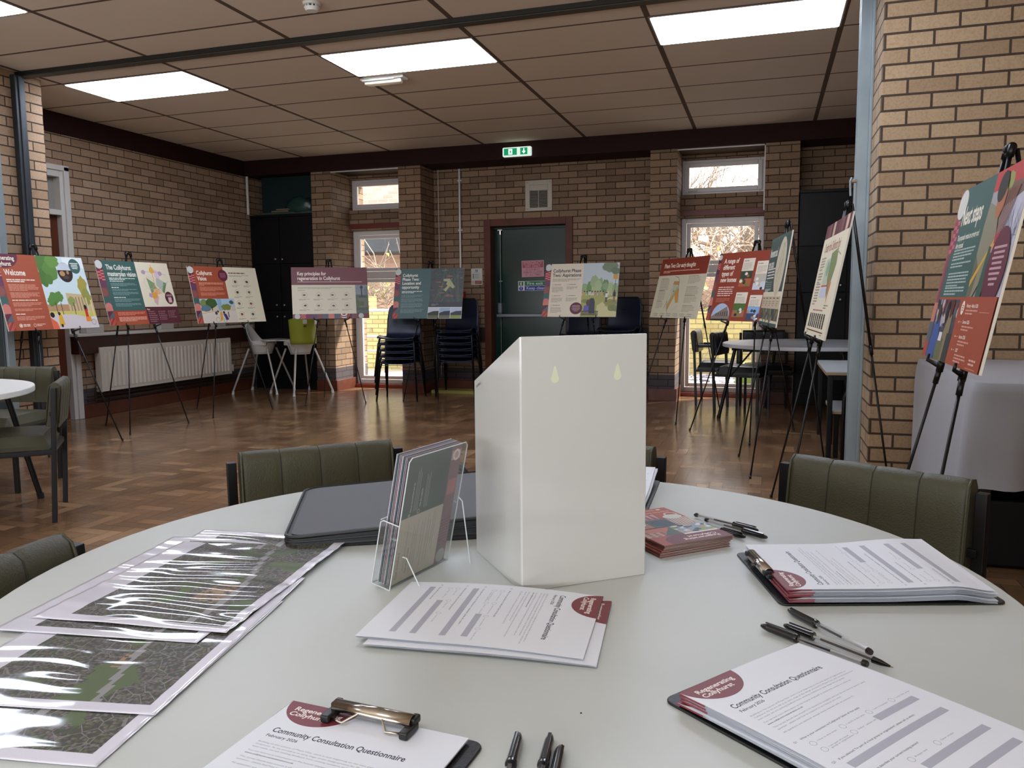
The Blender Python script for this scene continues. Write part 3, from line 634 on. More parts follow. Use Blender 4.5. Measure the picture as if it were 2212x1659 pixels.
for i in range(900):
    x = rn.uniform(-1.5, .8); y = rn.uniform(10.0, 12.3); r = rn.uniform(.02, .05); a.box((x-r, y-r*.8, -.035), (x+r, y+r*.8, -.03+r*.5), MG[i % 4], Matrix.Translation((x, y, 0)) @ Matrix.Rotation(rn.uniform(0, 3), 4, 'Z') @ Matrix.Translation((-x, -y, 0)))
tag(a.build('loose_gravel'), 'purple grey gravel and leaves on ground outside right door', 'gravel', kind='stuff')
BARK = [mat('bark_brown', '#8c7462', rough=.9), mat('twig_pale', '#a8917c', rough=.9), mat('twig_grey', '#857668', rough=.9)]
def tree(x, y, h, seed, lab, spread=.9, depth=6, r0=.11, m=0, lean=0):
    rn = random.Random(seed); a = MB(); b = MB()
    def br(p, d, L, r, k):
        pts = [p]; dd = d.copy(); q = p.copy()
        for i in range(3):
            dd = (dd+Vector((rn.uniform(-.22, .22), rn.uniform(-.22, .22), rn.uniform(-.05, .15)))).normalized(); q = q+dd*L/3; pts.append(q.copy())
        tgt = a if k >= depth-1 else b
        tgt.tube(pts, [r*(1-.1*i) for i in range(4)], BARK[m if k > 2 else (1 if k == 2 else 2)], 6 if k > 2 else 3)
        if k == 0: return
        for i in range(3 if k > 1 else 3):
            nd = (dd+Vector((rn.uniform(-spread, spread), rn.uniform(-spread, spread), rn.uniform(-.35, .6)))).normalized()
            st = pts[rn.choice((1, 2, 3))] if i else pts[3]
            br(st, nd, L*rn.uniform(.62, .86), r*.62, k-1)
    t = thing('bare_tree', lab, 'tree', (x, y, -.03), 0, 'bare trees outside the right windows')
    br(Vector((0, 0, 0)), Vector((lean, 0, 1)), h, r0, depth)
    a.build('trunk', t); b.build('branches', t)
tree(-.3, 15.2, 1.5, 4, 'thick bare tree leaning left outside right windows', lean=-.35, depth=6, r0=.16)
tree(.5, 14.6, 1.3, 11, 'slender bare tree beside the thick one outside right windows', lean=.1, depth=6, r0=.09)
tree(-1.1, 16.4, 1.4, 21, 'bare tree furthest left outside right windows', lean=.2, depth=6, r0=.10, spread=1.1)
def thicket(name, x0, x1, y0, y1, z0, z1, n, seed, lab, m1, leaf=None, cat='shrub'):
    rn = random.Random(seed); a = MB()
    for i in range(n):
        p = Vector((rn.uniform(x0, x1), rn.uniform(y0, y1), rn.uniform(z0, z1*.7))); d = Vector((rn.uniform(-1, 1), rn.uniform(-.4, .4), rn.uniform(-.3, 1.2))).normalized()
        L = rn.uniform(.4, 1.3); q = p+d*L*.5+Vector((rn.uniform(-.1, .1), 0, rn.uniform(-.1, .1))); a.tube([p, q, p+d*L+Vector((0, 0, -.1))], rn.uniform(.003, .010), m1[i % len(m1)], 3)
        if leaf and i % 3 == 0:
            for k in range(4):
                c = p+d*L*rn.random(); s = rn.uniform(.03, .07); v = [Vector((rn.uniform(-s, s), rn.uniform(-s, s), rn.uniform(-s, s)))+c for _ in range(3)]; a.add(v, [(0, 1, 2)], leaf[k % len(leaf)])
    o = a.build(name); tag(o, lab, cat, kind='stuff'); return o
thicket('bramble_thicket', -3.2, 2.6, 13.6, 15.2, .9, 3.3, 900, 7, 'dense tangle of bare pale stems outside right glazed door', [BARK[1], BARK[2], mat('twig_light', '#c4b29c', rough=.9)])
thicket('ivy_shrub', -7.6, -6.0, 12.8, 13.3, 1.0, 1.9, 160, 8, 'sparse leafy creeper above garden wall outside left door', [BARK[2]], [mat('leaf_yellow', '#b5b860', rough=.6), mat('leaf_green', '#6d8038', rough=.6)])
thicket('moss_shrub', -1.4, .8, 12.8, 13.0, .9, 1.35, 160, 10, 'yellow green mossy growth on wall outside right door', [BARK[2]], [MATS['leaf_yellow'], MATS['leaf_green']])
# ================================================================ FURNITURE
OLIVE = mat('olive_vinyl', '#45432f', rough=.5, bump=.35, bscale=260, var=.15, vscale=12)
BVINYL = mat('black_vinyl', '#17171a', rough=.35, bump=.2, bscale=200)
TABW = mat('white_laminate', '#c2c7c2', rough=.42, var=.05, vscale=5)
def vinyl_back(w, h, th, m, parent, M, seams=3):
    # padded backrest rolled over at the top, with stitched panels
    a = MB(); nu, nv = 48, 22
    prof = []
    for j in range(nv+1):      # profile around the cushion: front bottom -> front top -> rolled top -> back bottom
        v = j/nv
        if v < .42: y, z = -th/2, h*v/.42*.86
        elif v < .62: t = (v-.42)/.2*math.pi; y, z = -th/2*math.cos(t), h*.86+h*.14*math.sin(t)
        else: y, z = th/2, h*.86*(1-(v-.62)/.38)
        prof.append((y, z))
    def fn(u, v):
        j = min(nv, int(round(v*nv))); y, z = prof[j]; x = (u-.5)*w
        e = min(1, (min(u, 1-u)*w/.022)); e = math.sqrt(max(0, 1-(1-e)**2))
        puff = 0
        for k in range(seams+1):
            c0 = k/(seams+1); c1 = (k+1)/(seams+1)
            if c0 <= u <= c1: q = (u-c0)/(c1-c0); puff = (math.sin(math.pi*q) if seams else 1)**.25
        s = .80+.20*e; k2 = (.93+.07*puff)*s
        return (x, y*k2, z if z < h*.5 else h*.5+(z-h*.5)*(.97+.03*puff))
    a.grid(fn, nu, nv, m)
    # ends
    for sx in (-1, 1):
        pts = [(sx*w/2, y*.80, z) for y, z in prof]; a.add(pts, [tuple(range(len(pts)))], m)
    a.add([(x, y, 0) for x in (-w/2, w/2) for y in (-th/2*.8, th/2*.8)], [(0, 1, 3, 2)], m)
    b = [M @ Vector(p) for p in a.v]; a.v = b
    o = a.build('backrest', parent, smooth=True)
    for sx in (-1, 1):
        a = MB(); a.tube([M @ Vector((sx*(w/2-.004), y*.97, z*.985)) for y, z in prof[1:-1]], .0035, m, 6); a.build('piping', o, smooth=True)
    if seams:
        a = MB()
        dk = mat(m.name+'_seam', '#26241b' if m is OLIVE else '#060606', rough=.7)
        for k in range(1, seams+1):
            x = (k/(seams+1)-.5)*w; a.tube([M @ Vector((x, y*.955, z*.985 if z > h*.5 else z)) for y, z in prof[1:-1]], .0013, dk, 5)
        a.build('seam', o)
def make_chair(label, m=OLIVE, arms=False, ztop=.735):
    t = thing('padded_chair', label, 'chair')
    s = .0125; fr = BLACKM; wx = .235
    bh = .235; zb = ztop-bh; M = Matrix.Translation((0, .225, zb)) @ Matrix.Rotation(R(-7), 4, 'X')
    vinyl_back(.43, bh, .062, m, t, M)
    # seat cushion
    a = MB(); nu, nv = 16, 16
    def fn(u, v):
        x = (u-.5)*.44; y = -.225+v*.43; e = min(min(u, 1-u), min(v, 1-v)); k = min(1, e/.10); k = math.sqrt(max(0, 1-(1-k)**2))
        return (x, y, .405+.055*k+.012*math.sin(math.pi*u)*math.sin(math.pi*v))
    a.grid(fn, nu, nv, m); a.box((-.22, -.225, .385), (.22, .205, .407), m); a.build('seat', t, smooth=False, bevel=0)
    a.build
    for sx in (-1, 1):
        a = MB(); a.box((sx*wx-s, -.21-s, 0), (sx*wx+s, -.21+s, .385 if not arms else .62), fr); a.build('leg', t, bevel=.002)
        a = MB(); a.add([(sx*wx-s, .21-s, 0), (sx*wx+s, .21-s, 0), (sx*wx+s, .21+s, 0), (sx*wx-s, .21+s, 0), (sx*wx-s, .245-s, ztop-.03), (sx*wx+s, .245-s, ztop-.03), (sx*wx+s, .245+s, ztop-.03), (sx*wx-s, .245+s, ztop-.03)], [(0,3,2,1),(4,5,6,7),(0,1,5,4),(1,2,6,5),(2,3,7,6),(3,0,4,7)], fr); a.build('leg', t, bevel=.002)
    a = MB()
    for sx in (-1, 1): a.box((sx*wx-s, -.21, .36), (sx*wx+s, .22, .385), fr)
    a.box((-wx, -.21-s, .36), (wx, -.21+s, .385), fr); a.box((-wx, .215-s, .36), (wx, .215+s, .385), fr); a.box((-wx, .23-s, zb+.06), (wx, .235, zb+.08), fr)
    a.build('seat_frame', t, bevel=.002)
    if arms:
        for sx in (-1, 1):
            a = MB(); a.box((sx*wx-.022, -.22, .62), (sx*wx+.022, .20, .65), BVINYL); a.build('armrest', t, bevel=.01)
    return t
def faceto(x, y, tx, ty):   # rotation so that the local -Y axis points to the target
    return math.atan2(tx-x, -(ty-y))
TC = (-.39, 1.164)
ch = make_chair('olive vinyl chair behind the black portfolio case, its padded back above table edge'); ch.location = (-1.26, 2.03, 0)
def place(x, y, rz, bx=.235): # put the backrest centre at x,y
    return (x+bx*math.sin(rz), y-bx*math.cos(rz), 0)
rzA = R(43); ch.rotation_euler = (0, 0, rzA); ch.location = place(-1.20, 1.955, rzA)
rzB = R(-30); dup(ch, 'olive vinyl chair at right side of main table, in front of the grey tablecloth', loc=place(.26, 2.07, rzB), rz=rzB, group='olive chairs around the main table')
ch['group'] = 'olive chairs around the main table'
rzD = R(-6); dup(ch, 'olive vinyl chair mostly hidden behind the tall white holder on the main table', loc=place(-.50, 2.20, rzD), rz=rzD)
rzC = R(93); dup(ch, 'olive vinyl chair cut off by left edge of photo, tucked against the main table', loc=place(-1.165, .865, rzC), rz=rzC)
# chairs of the left table
r1 = R(245-360); r1 = math.atan2(-(-.87), 0) ; 
rz = faceto(0, 0, -.757, -.654); c2 = dup(ch, 'olive vinyl chair seen from the side, right of the small round table at far left', loc=place(-3.66, 3.35, rz), rz=rz, group='olive chairs at the left round table')
rz = faceto(0, 0, .25, -.97); dup(ch, 'olive vinyl chair behind the round table at far left, its back against the pier', loc=place(-4.63, 3.97, rz), rz=rz, group='olive chairs at the left round table')
# black armchairs near right window
ac = make_chair('armless black vinyl chair pulled up to left side of the far round table', BVINYL, False, .80); ac.location = (-.21, 8.33, 0); ac.rotation_euler = (0, 0, faceto(0, 0, .95, -.22)); ac['group'] = 'black chairs round the far right table'; ac.name = 'black_chair'
ar = make_chair('black vinyl armchair seen edge-on against right glazed door, left of other black chairs', BVINYL, True, .80); ar.rotation_euler = (0, 0, faceto(0, 0, 1, -.05)); ar.location = place(-.70, 8.86, ar.rotation_euler[2]); ar['group'] = 'black chairs round the far right table'; ar.name = 'black_armchair'
dup(ac, 'black vinyl chair behind the far round table, only top of its back showing', loc=(.02, 8.62, 0), rz=faceto(0, 0, .15, -1))
# round tables
def round_table(x, y, r, z, label, legs, edge='#c9cbc5', topm=TABW, rot=0):
    t = thing('round_table', label, 'table', (x, y, 0), rot)
    a = MB(); n = 96; pts = [(r*math.cos(2*math.pi*i/n), r*math.sin(2*math.pi*i/n)) for i in range(n)]
    a.prism(pts, z-.034, z, topm); a.build('tabletop', t, bevel=.006, seg=3)
    for sx in (-1, 1):
        for sy in (-1, 1):
            a = MB(); a.cone((sx*legs*.62, sy*legs*.55, z-.05), (sx*legs*.78, sy*legs*.62, 0), .016, .016, BLACKM, 14); a.cone((sx*legs*.78, sy*legs*.62, 0), (sx*legs*.775, sy*legs*.618, .03), .019, .019, mat('black_rubber', '#0a0a0a', rough=.8), 14); a.build('leg', t, smooth=False)
    a = MB()
    for sx in (-1, 1): a.box((sx*legs*.62-.015, -legs*.6, z-.065), (sx*legs*.62+.015, legs*.6, z-.034), BLACKM); a.tube([(sx*legs*.7, -legs*.5, .40), (sx*legs*.5, -legs*.3, z-.05)], .009, BLACKM)
    a.box((-legs*.62, -.015, z-.06), (legs*.62, .015, z-.036), BLACKM); a.build('frame', t, bevel=.002)
    return t
round_table(TC[0], TC[1], .76, .70, 'large pale grey round table covered in papers in the foreground', .70, rot=R(20))
round_table(-4.34, 2.80, .76, .70, 'white round table cut off by left edge of photo', .80, topm=mat('bright_white_laminate', '#e2e2dc', rough=.35), rot=R(30))
round_table(.37, 7.92, .76, .715, 'round white table far right behind the cream board', .80, topm=mat('far_white_laminate', '#c5c7ca', rough=.35), rot=R(-25))
# square tables beyond the pier
def sq_table(x, y, w, d, z, lab):
    t = thing('square_table', lab, 'table', (x, y, 0), 0, 'low white topped tables beside the pier')
    a = MB(); a.box((-w/2, -d/2, z-.006), (w/2, d/2, z), mat('grey_white_top', '#bfc2c4', rough=.4)); a.box((-w/2, -d/2, z-.024), (w/2, d/2, z-.006), mat('ply_edge', '#a08a68', rough=.6)); a.build('tabletop', t)
    for sx in (-1, 1):
        for sy in (-1, 1): a = MB(); a.box((sx*(w/2-.035)-.017, sy*(d/2-.035)-.017, 0), (sx*(w/2-.035)+.017, sy*(d/2-.035)+.017, z-.024), BLACKM); a.build('leg', t, bevel=.003)
    a = MB(); a.box((-w/2+.03, -d/2+.025, z-.06), (w/2-.03, d/2-.025, z-.026), BLACKM); a.build('frame', t)
sq_table(.80, 6.50, .78, 1.10, .62, 'taller white topped square table right of the cream board, beside grey metal post')
sq_table(.79, 6.30, .66, .60, .34, 'lower white topped square table in front of the taller one')
t = thing('tubular_chair', 'black tubular chair with dull green seat pad between square tables and grey post', 'chair', (.73, 5.42, 0))
a = MB()
for yy in (0, .34):
    a = MB(); a.tube([(-.21, yy, 0), (-.21, yy, .46), (-.19, yy, .51), (-.14, yy, .53), (.2, yy, .53), (.24, yy, .5), (.24, yy, 0)], .016, BLACKM, 10); a.build('side_frame', t, smooth=True)
a = MB(); a.box((-.12, .0, .46), (.2, .34, .51), mat('dull_green_vinyl', '#3d4430', rough=.5)); a.build('seat', t, bevel=.02, seg=3)
# draped table
def cloth_table():
    t = thing('trestle_table', 'table hidden under the grey cloth by right brick wall', 'table', (1.35, 3.85, 0))
    a = MB(); a.box((-.60, -.60, .76), (.60, .55, .79), BLACKM); a.build('tabletop', t)
    for sx in (-1, 1):
        for sy in (-1, 1): a = MB(); a.box((sx*.55-.02, sy*.5-.02, 0), (sx*.55+.02, sy*.5+.02, .76), BLACKM); a.build('leg', t)
    for i, (x, y, w, d, h, z) in enumerate(((-.35, .1, .4, .5, .30, .05), (.15, -.05, .45, .5, .42, .0))):
        a = MB(); a.box((1.35+x-w/2, 3.85+y-d/2, .0), (1.35+x+w/2, 3.85+y+d/2, h), BLACKG); tag(a.build('black_case', bevel=.02), ('shorter' if i == 0 else 'taller')+' black case on floor under the grey cloth table', 'case', 'black cases under the cloth')
    # cloth: top plus hanging skirt with folds
    x0, x1, y0, y1, zt = .735, 1.86, 3.22, 4.46, .825
    m = mat('grey_cotton', '#8b898b', rough=.95, bump=.25, bscale=500, sheen=.3)
    a = MB(); per = []; rc = .05
    def rrect(inset, n=24):
        pts = []
        for cx, cy, a0 in ((x1-rc, y1-rc, 0), (x0+rc, y1-rc, 90), (x0+rc, y0+rc, 180), (x1-rc, y0+rc, 270)):
            for i in range(9): an = R(a0+90*i/8); pts.append((cx+(rc-inset)*math.cos(an), cy+(rc-inset)*math.sin(an)))
        out = []
        L = len(pts)
        for i in range(L):
            p, q = pts[i], pts[(i+1) % L]; dd = math.hypot(q[0]-p[0], q[1]-p[1]); k = max(1, int(dd/.03))
            for j in range(k): out.append((p[0]+(q[0]-p[0])*j/k, p[1]+(q[1]-p[1])*j/k))
        return out
    base = rrect(0); n = len(base); rows = []
    cx, cy = (x0+x1)/2, (y0+y1)/2
    for f, z in ((0, zt+.004), (.5, zt+.006), (.9, zt+.003), (.97, zt)):
        rows.append([(cx+(px_-cx)*f, cy+(py_-cy)*f, z+.006*noise.noise(Vector((px_*3*f, py_*3*f, 1)))) for px_, py_ in base])
    s = 0; arc = []
    for i in range(n): arc.append(s); s += math.hypot(base[(i+1) % n][0]-base[i][0], base[(i+1) % n][1]-base[i][1])
    for k in range(13):
        d = k/12; drop = .39*d+.0; row = []
        for i, (px_, py_) in enumerate(base):
            # outward normal
            q = base[(i+1) % n]; p = base[i-1]; tx, ty = q[0]-p[0], q[1]-p[1]; l = math.hypot(tx, ty); nx, ny = ty/l, -tx/l
            corner = max(0, 1-min(math.hypot(px_-cxx, py_-cyy) for cxx, cyy in ((x0, y0), (x1, y0), (x0, y1), (x1, y1)))/.28)
            left = 1 if px_ < x0+.08 else 0
            hang = .345+.03*corner+(.20*max(0, min(1, (py_-y0)/.3)) if left else 0)
            wv = .018*math.sin(arc[i]*9+1)+.03*noise.noise(Vector((px_*3, py_*3, 3)))+corner*.075*math.sin(arc[i]*26)+corner*.05
            off = d*(.03+wv)*(.12+.88*max(0, 1-(py_-y0)/.12) if left else 1) + .012*math.sin(min(1, d*6)*math.pi/2)
            row.append((px_+nx*off, min(py_+ny*off, 4.50), zt-hang*d-.006*(1-math.cos(min(1, d*8)*math.pi/2))))
        rows.append(row)
    vs = [p for r_ in rows for p in r_]; fs = []
    for k in range(len(rows)-1):
        for i in range(n): fs.append((k*n+i, k*n+(i+1) % n, (k+1)*n+(i+1) % n, (k+1)*n+i))
    a.add(vs, fs, m); o = a.build('tablecloth', smooth=True)
    tag(o, 'mid grey cotton tablecloth draped over table by right brick wall', 'tablecloth')
cloth_table()
# stacking chairs
NAVY = mat('navy_polyprop', '#141d33', rough=.38)
def make_stack_chair():
    t = thing('stacking_chair', 'navy plastic stacking chair', 'chair')
    a = MB(); nu, nv = 20, 34
    def fn(u, v):
        x = (u-.5)*2
        if v < .5:       # seat, front to back
            q = v/.5; y = -.21+q*.36; z = .44+.012*math.cos(q*3)-.03*(1-x*x)*math.sin(math.pi*q)*.8 - (.03*(1-q)**6)
            w = .215-.015*q; z += .018*abs(x)**4
        else:
            q = (v-.5)/.5; an = min(1, q/.25)*R(78)
            y = .15+.07*math.sin(an)*1.0+max(0, q-.25)*.10; z = .44-.01+.07*(1-math.cos(an))+max(0, q-.25)*.42
            w = .20-.02*max(0, q-.6)/.4; y += -.035*x*x*(1-.3*q)
            if q > .86: w *= math.sqrt(max(.2, 1-((q-.86)/.14)**2*.35))
        return (x*w, y, z)
    a.grid(fn, nu, nv, NAVY); a.build('seat_shell', t, smooth=True, solid=.006)
    a = MB(); a.tube([(-.205, -.21, .435), (-.19, -.225, .405), (.19, -.225, .405), (.205, -.21, .435)], .004, NAVY, 6); a.tube([(-.07, .262, .655), (.07, .262, .655)], .006, mat('navy_dark_slot', '#05070d'), 6); a.build('rim', t)
    for sx in (-1, 1):
        for sy, yt in ((-1, -.16), (1, .12)):
            a = MB(); a.tube([(sx*.19, yt, .43), (sx*.205, yt+sy*.03, .36), (sx*.235, yt+sy*.10, 0)], .011, BLACKM, 8); a.build('leg', t, smooth=True)
    return t
sc = make_stack_chair()
DY = .072
STK = [(-4.03, 8.42, R(12), 5, 'left of dark green board'), (-3.50, 8.93, R(8), 6, 'behind dark green board'), (-2.02, 9.0, R(2), 5, 'before green door'), (-1.56, 9.0, R(-3), 6, 'right of green door')]
names = ['lowest', 'second from bottom', 'third from bottom', 'fourth from bottom', 'fifth from bottom', 'sixth']
first = True
for si, (x, y, rz, n, where) in enumerate(STK):
    for k in range(n):
        nm = 'topmost' if k == n-1 else names[k]
        lab = 'navy plastic chair, %s in stack %s' % (nm, where)
        dx, dy = rz2(0, -.012*k, rz)
        if first: sc.location = (x+dx, y+dy, k*DY); sc.rotation_euler = (0, 0, rz); sc['label'] = lab; sc['group'] = 'stacked navy chairs'; first = False
        else: dup(sc, lab, loc=(x+dx, y+dy, k*DY), rz=rz)
# high chairs
HW = mat('white_highchair_plastic', '#cfcac2', rough=.35); HL = mat('pale_grey_tube', '#b5b3ae', rough=.3, metal=.4)
def high_chair(x, y, rz, lab, cover):
    t = thing('high_chair', lab, 'high chair', (x, y, 0), rz, 'white baby high chairs by the black cupboard')
    a = MB()
    def fn(u, v):                       # bucket seat: rounded tub open at the front
        th = 2*math.pi*u; r = .115+.045*v; x_ = r*math.cos(th)*1.05; y_ = r*math.sin(th)
        back = max(0, math.sin(th)); z = .50+v*(.13+.26*back**2.2)
        return (x_, y_+.04*v*back, z)
    a.grid(fn, 36, 12, HW); n = 36; a.add([(.115*math.cos(2*math.pi*i/n)*1.05, .115*math.sin(2*math.pi*i/n), .50) for i in range(n)], [tuple(range(n))], HW)
    a.build('seat_shell', t, smooth=True, solid=.008)
    a = MB(); pts = []
    for i in range(40):
        th = 2*math.pi*i/40; pts.append((.215*math.cos(th)*(1+.08*math.cos(2*th)), -.16+.15*math.sin(th)))
    a.prism(pts, .655, .672, HW); a.build('tray', t, bevel=.007, seg=3)
    for q in (-.16, .13): a = MB(); a.box((q, -.12, .60), (q+.03, .06, .66), HW); a.build('arm', t, bevel=.008)
    for sx in (-1, 1):
        for sy in (-1, 1):
            a = MB(); a.cone((sx*.13, sy*.12, .56), (sx*.27, sy*.29, .02), .013, .012, HL, 12); a.build('leg', t); a = MB(); a.cone((sx*.268, sy*.288, 0), (sx*.262, sy*.28, .04), .018, .014, HW, 12); a.build('foot', t)
    if cover:
        a = MB()
        def fn2(u, v):
            th = R(10)+R(160)*u; r = .165+.01*v; return (r*math.cos(th)*1.08, r*math.sin(th)+.052-.02*v, .62+v*(.30+.04*math.sin(math.pi*u)) if v > 0 else .62)
        a.grid(fn2, 20, 8, mat('lime_green_fabric', '#8e9322', rough=.7)); o = a.build('padded_cover', t, smooth=True, solid=.02)
        LB = mat('pale_label', '#c8c2b8', rough=.6); DK = mat('dark_spot', '#3a3416', rough=.7)
        a = MB()
        def onc(u, z, w, h, m, k=1.012):
            vs = []
            for (du, dz) in ((-w, 0), (w, 0), (w, h), (-w, h)):
                th = R(10)+R(160)*(u+du); r = .188; vs.append((r*math.cos(th)*1.08, r*math.sin(th)+.05, z+dz))
            a.add(vs, [(0, 1, 2, 3)], m)
        onc(.72, .86, .07, .07, LB); onc(.40, .87, .045, .05, LB); onc(.72, .83, .03, .022, DK); onc(.40, .83, .03, .022, DK)
        a.build('label_patch', o)
        a = MB(); a.tube([(-.05, -.06, .56), (-.02, -.05, .62), (.02, .0, .60), (.04, .08, .66)], .012, mat('black_webbing', '#0c0c0c', rough=.8), 6); a.build('strap', t)
    return t
high_chair(-6.03, 8.60, R(100), 'plain white baby high chair with tray, left of the pair', False)
high_chair(-5.50, 8.62, R(-118), 'white baby high chair with lime green padded back cover', True)
# ================================================================ EASELS AND BOARDS
EZ = mat('easel_black', '#0d0c0c', rough=.35, metal=.2); FOAM = mat('foamboard_edge', '#e4dfd2', rough=.7)
BOARDS = {
 1: (-5.377, 4.891, 1.228, 90.2, 8.0), 2: (-5.519, 6.023, 1.231, 87.2, 10.9), 3: (-5.356, 7.076, 1.217, 74.5, 14.5), 4: (-4.697, 8.015, 1.234, 33.9, 14.2),
 5: (-3.720, 8.523, 1.220, 3.2, 10.4), 6: (-1.917, 8.483, 1.237, -6.3, 12.6), 7: (-.804, 7.837, 1.240, -52.6, 9.7), 8: (-.167, 6.907, 1.235, -48.7, 9.5),
 9: (.046, 5.544, 1.248, -82.7, 8.2), 10: (.286, 4.353, 1.231, -86.6, 10.5), 11: (.609, 2.849, 1.217, -90.2, 10.6)}
FEET = {2: [(-5.126, 5.507), (-5.102, 6.204), (-5.869, 5.883)], 3: [(-5.06, 6.509), (-4.898, 7.229), (-5.839, 7.106)], 4: [(-4.755, 7.514), (-4.245, 7.936), (-5.026, 8.362)],
 5: [(-3.904, 7.979), (-3.50, 8.33), (-3.77, 8.80)], 7: [(-1.30, 7.80), (-.786, 7.251), (-.408, 8.11)], 8: [(-.588, 6.957), (-.145, 6.327), (.254, 7.177)]}
BLAB = {1: 'orange Welcome board', 2: 'green masterplan vision board', 3: 'orange and cream Vision board', 4: 'cream Key principles board with mauve header', 5: 'dark green Location and opportunity board', 6: 'cream Aspirations board with park picture', 7: 'cream early thoughts board with red header', 8: 'red board of different types of new homes', 9: 'narrow looking green board with oval map', 10: 'cream park board with maroon striped top', 11: 'large Next steps board at right'}
def bframe(k):
    x, y, z, ya, ti = BOARDS[k]; ti = max(ti, 14.5) if k < 9 else ti; ya = R(ya); ti = R(ti)
    r = Vector((math.cos(ya), math.sin(ya), 0)); n = Vector((math.sin(ya), -math.cos(ya), 0)); u = math.cos(ti)*Vector((0, 0, 1))-math.sin(ti)*n
    return Vector((x, y, z)), r, n, u
def easel(k):
    c, r, n, u = bframe(k); nn = r.cross(u)
    t = thing('tripod_easel', 'thin black tripod easel holding the '+BLAB[k], 'easel', (c.x, c.y, 0), 0, 'black tripod easels')
    O = Vector((c.x, c.y, 0))
    ap = c+u*(.297+.085)-nn*.022
    b = Vector((c.x, c.y, 0)); rb = .30 if k == 1 else (.36 if k > 8 else .42); lo = c-u*.297-nn*.020
    na = (ap-c).dot(n); nb = (lo-c).dot(n); nf = na+(nb-na)*ap.z/(ap.z-lo.z)
    if k in FEET:
        P = [Vector((p[0], p[1], 0))-b for p in FEET[k]]; rr = [P[0].dot(r), P[1].dot(r)]; rear = P[2]+b
    else: rr = [-.36, .36]; rear = b-n*rb
    ft = [b+r*rr[0]+n*nf, b+r*rr[1]+n*nf, rear]
    if k == 1: ft[2] = Vector((-5.45, 4.53, 0))
    q = []
    for i, f in enumerate(ft):
        s = (r*(-.02) if i == 0 else r*.02 if i == 1 else -nn*.02)
        p0 = ap+s-O; p1 = f-O; mid = p0.lerp(p1, .45)
        a = MB(); a.tube([p0, mid], .0075, EZ, 10); a.tube([mid-(p1-p0)*.01, mid+(p1-p0)*.02], .0095, EZ, 10); a.tube([mid, p1], .0055, EZ, 10); a.tube([p1+Vector((0, 0, .02)), p1], .008, EZ, 8); a.build('leg', t, smooth=True)
        if i < 2:
            # peg where the leg passes the lower edge of the board
            zb = (c-u*.297).z-.012; tt = (p0.z-zb)/(p0.z); pp = p0.lerp(p1, tt); e = c-u*.297-O; sr = (pp-e).dot(r); tip = e+r*(sr+(-.045 if i == 0 else .045))+nn*.016+u*(-.008)
            a = MB(); a.tube([pp, pp+u*(-.012)+nn*.002, tip-nn*.0, tip+u*.022], [.009, .009, .006, .0045], EZ, 8); a.tube([pp+u*.02, pp-u*.03], .012, EZ, 10); a.build('peg', t, smooth=True)
    a = MB(); T = ap-O; ax = r
    a.tube([T-r*.026, T+r*.026], .014, EZ, 14); a.tube([T-r*.026+u*.006, T-r*.026-u*.03], .012, EZ, 10); a.tube([T+r*.026+u*.006, T+r*.026-u*.03], .012, EZ, 10); a.build('top_clamp', t, smooth=True)
for k in BOARDS: easel(k)
TERR, TEAL, MAR, CREAM, MAUVE, PINK, SLATE, PALE = '#a85236', '#3f625c', '#66273a', '#ded2b6', '#7a4a50', '#d07d72', '#58616a', '#cfd0c8'
def strip_v(s, x, w, h, r1=MAR):
    s.rect(x, 0, x+w, h, r1)
    s.ell(x+w*.5, h*.055+w*.1, w*.56, w*.58, PALE)
    y = h*.15
    for i in range(7):
        for j in range(2): s.rect(x+j*w/2, y+i*w*.2, x+(j+1)*w/2, y+(i+1)*w*.2, PINK if (i+j) % 2 else '#8a2a40')
    s.rect(x, h*.31, x+w, h*.42, '#5d4560')
    for i in range(6): s.rect(x, h*.312+i*h*.018, x+w, h*.319+i*h*.018, '#7d3050')
    s.rect(x, h*.42, x+w, h*.57, '#7d4a48'); s.ell(x, h*.495, w*.9, h*.07, '#8c5450', a0=-90, a1=90)
    s.rect(x, h*.57, x+w, h*.67, SLATE); s.ell(x+w*.4, h*.6, w*.6, h*.045, TEAL)
    s.rect(x, h*.70, x+w, h*.78, PINK); s.ell(x+w/2, h*.70, w/2, h*.045, PINK, a0=180, a1=360)
    s.rect(x, h*.78, x+w, h*.89, SLATE); s.poly([(x, h*.80), (x+w*.5, h*.78), (x+w, h*.78), (x, h*.89)], MAR)
    s.rect(x, h*.89, x+w, h, '#9a3a34')
    for i in range(4): s.poly([(x, min(h, h*.93+i*h*.03)), (x+w*(.4), h*.89), (x+w*.62, h*.89), (x, min(h, h*.95+i*h*.03))], '#c0604a') if i < 2 else s.poly([(x+w*.2*(i-1), h), (x+w, h*.89+h*.035*(i-2)), (x+w, h*.905+h*.035*(i-2)), (x+w*.2*i, h)], '#c0604a')
def park(s, x0, y0, x1, y1, horizon=.55, sky='#b9c8cc', n=7):
    s.clip = (x0, y0, x1, y1); W_, H_ = x1-x0, y1-y0; hy = y0+H_*horizon
    s.rect(x0, y0, x1, y1, sky); s.rect(x0, hy, x1, y1, '#a6a45e'); rn = s.rnd
    for i in range(n): s.blob(x0+W_*(i+.5)/n, hy-H_*rn.uniform(.08, .18), W_*.09, H_*rn.uniform(.09, .16), ['#8fa878', '#6f8f5a', '#a9bb80'][i % 3])
    for i in range(6): s.rect(x0+W_*(i+.1)/6, hy-H_*.07, x0+W_*(i+.6)/6, hy, ['#c89a6a', '#d8c0a0', '#b98a70'][i % 3])
    return W_, H_, hy
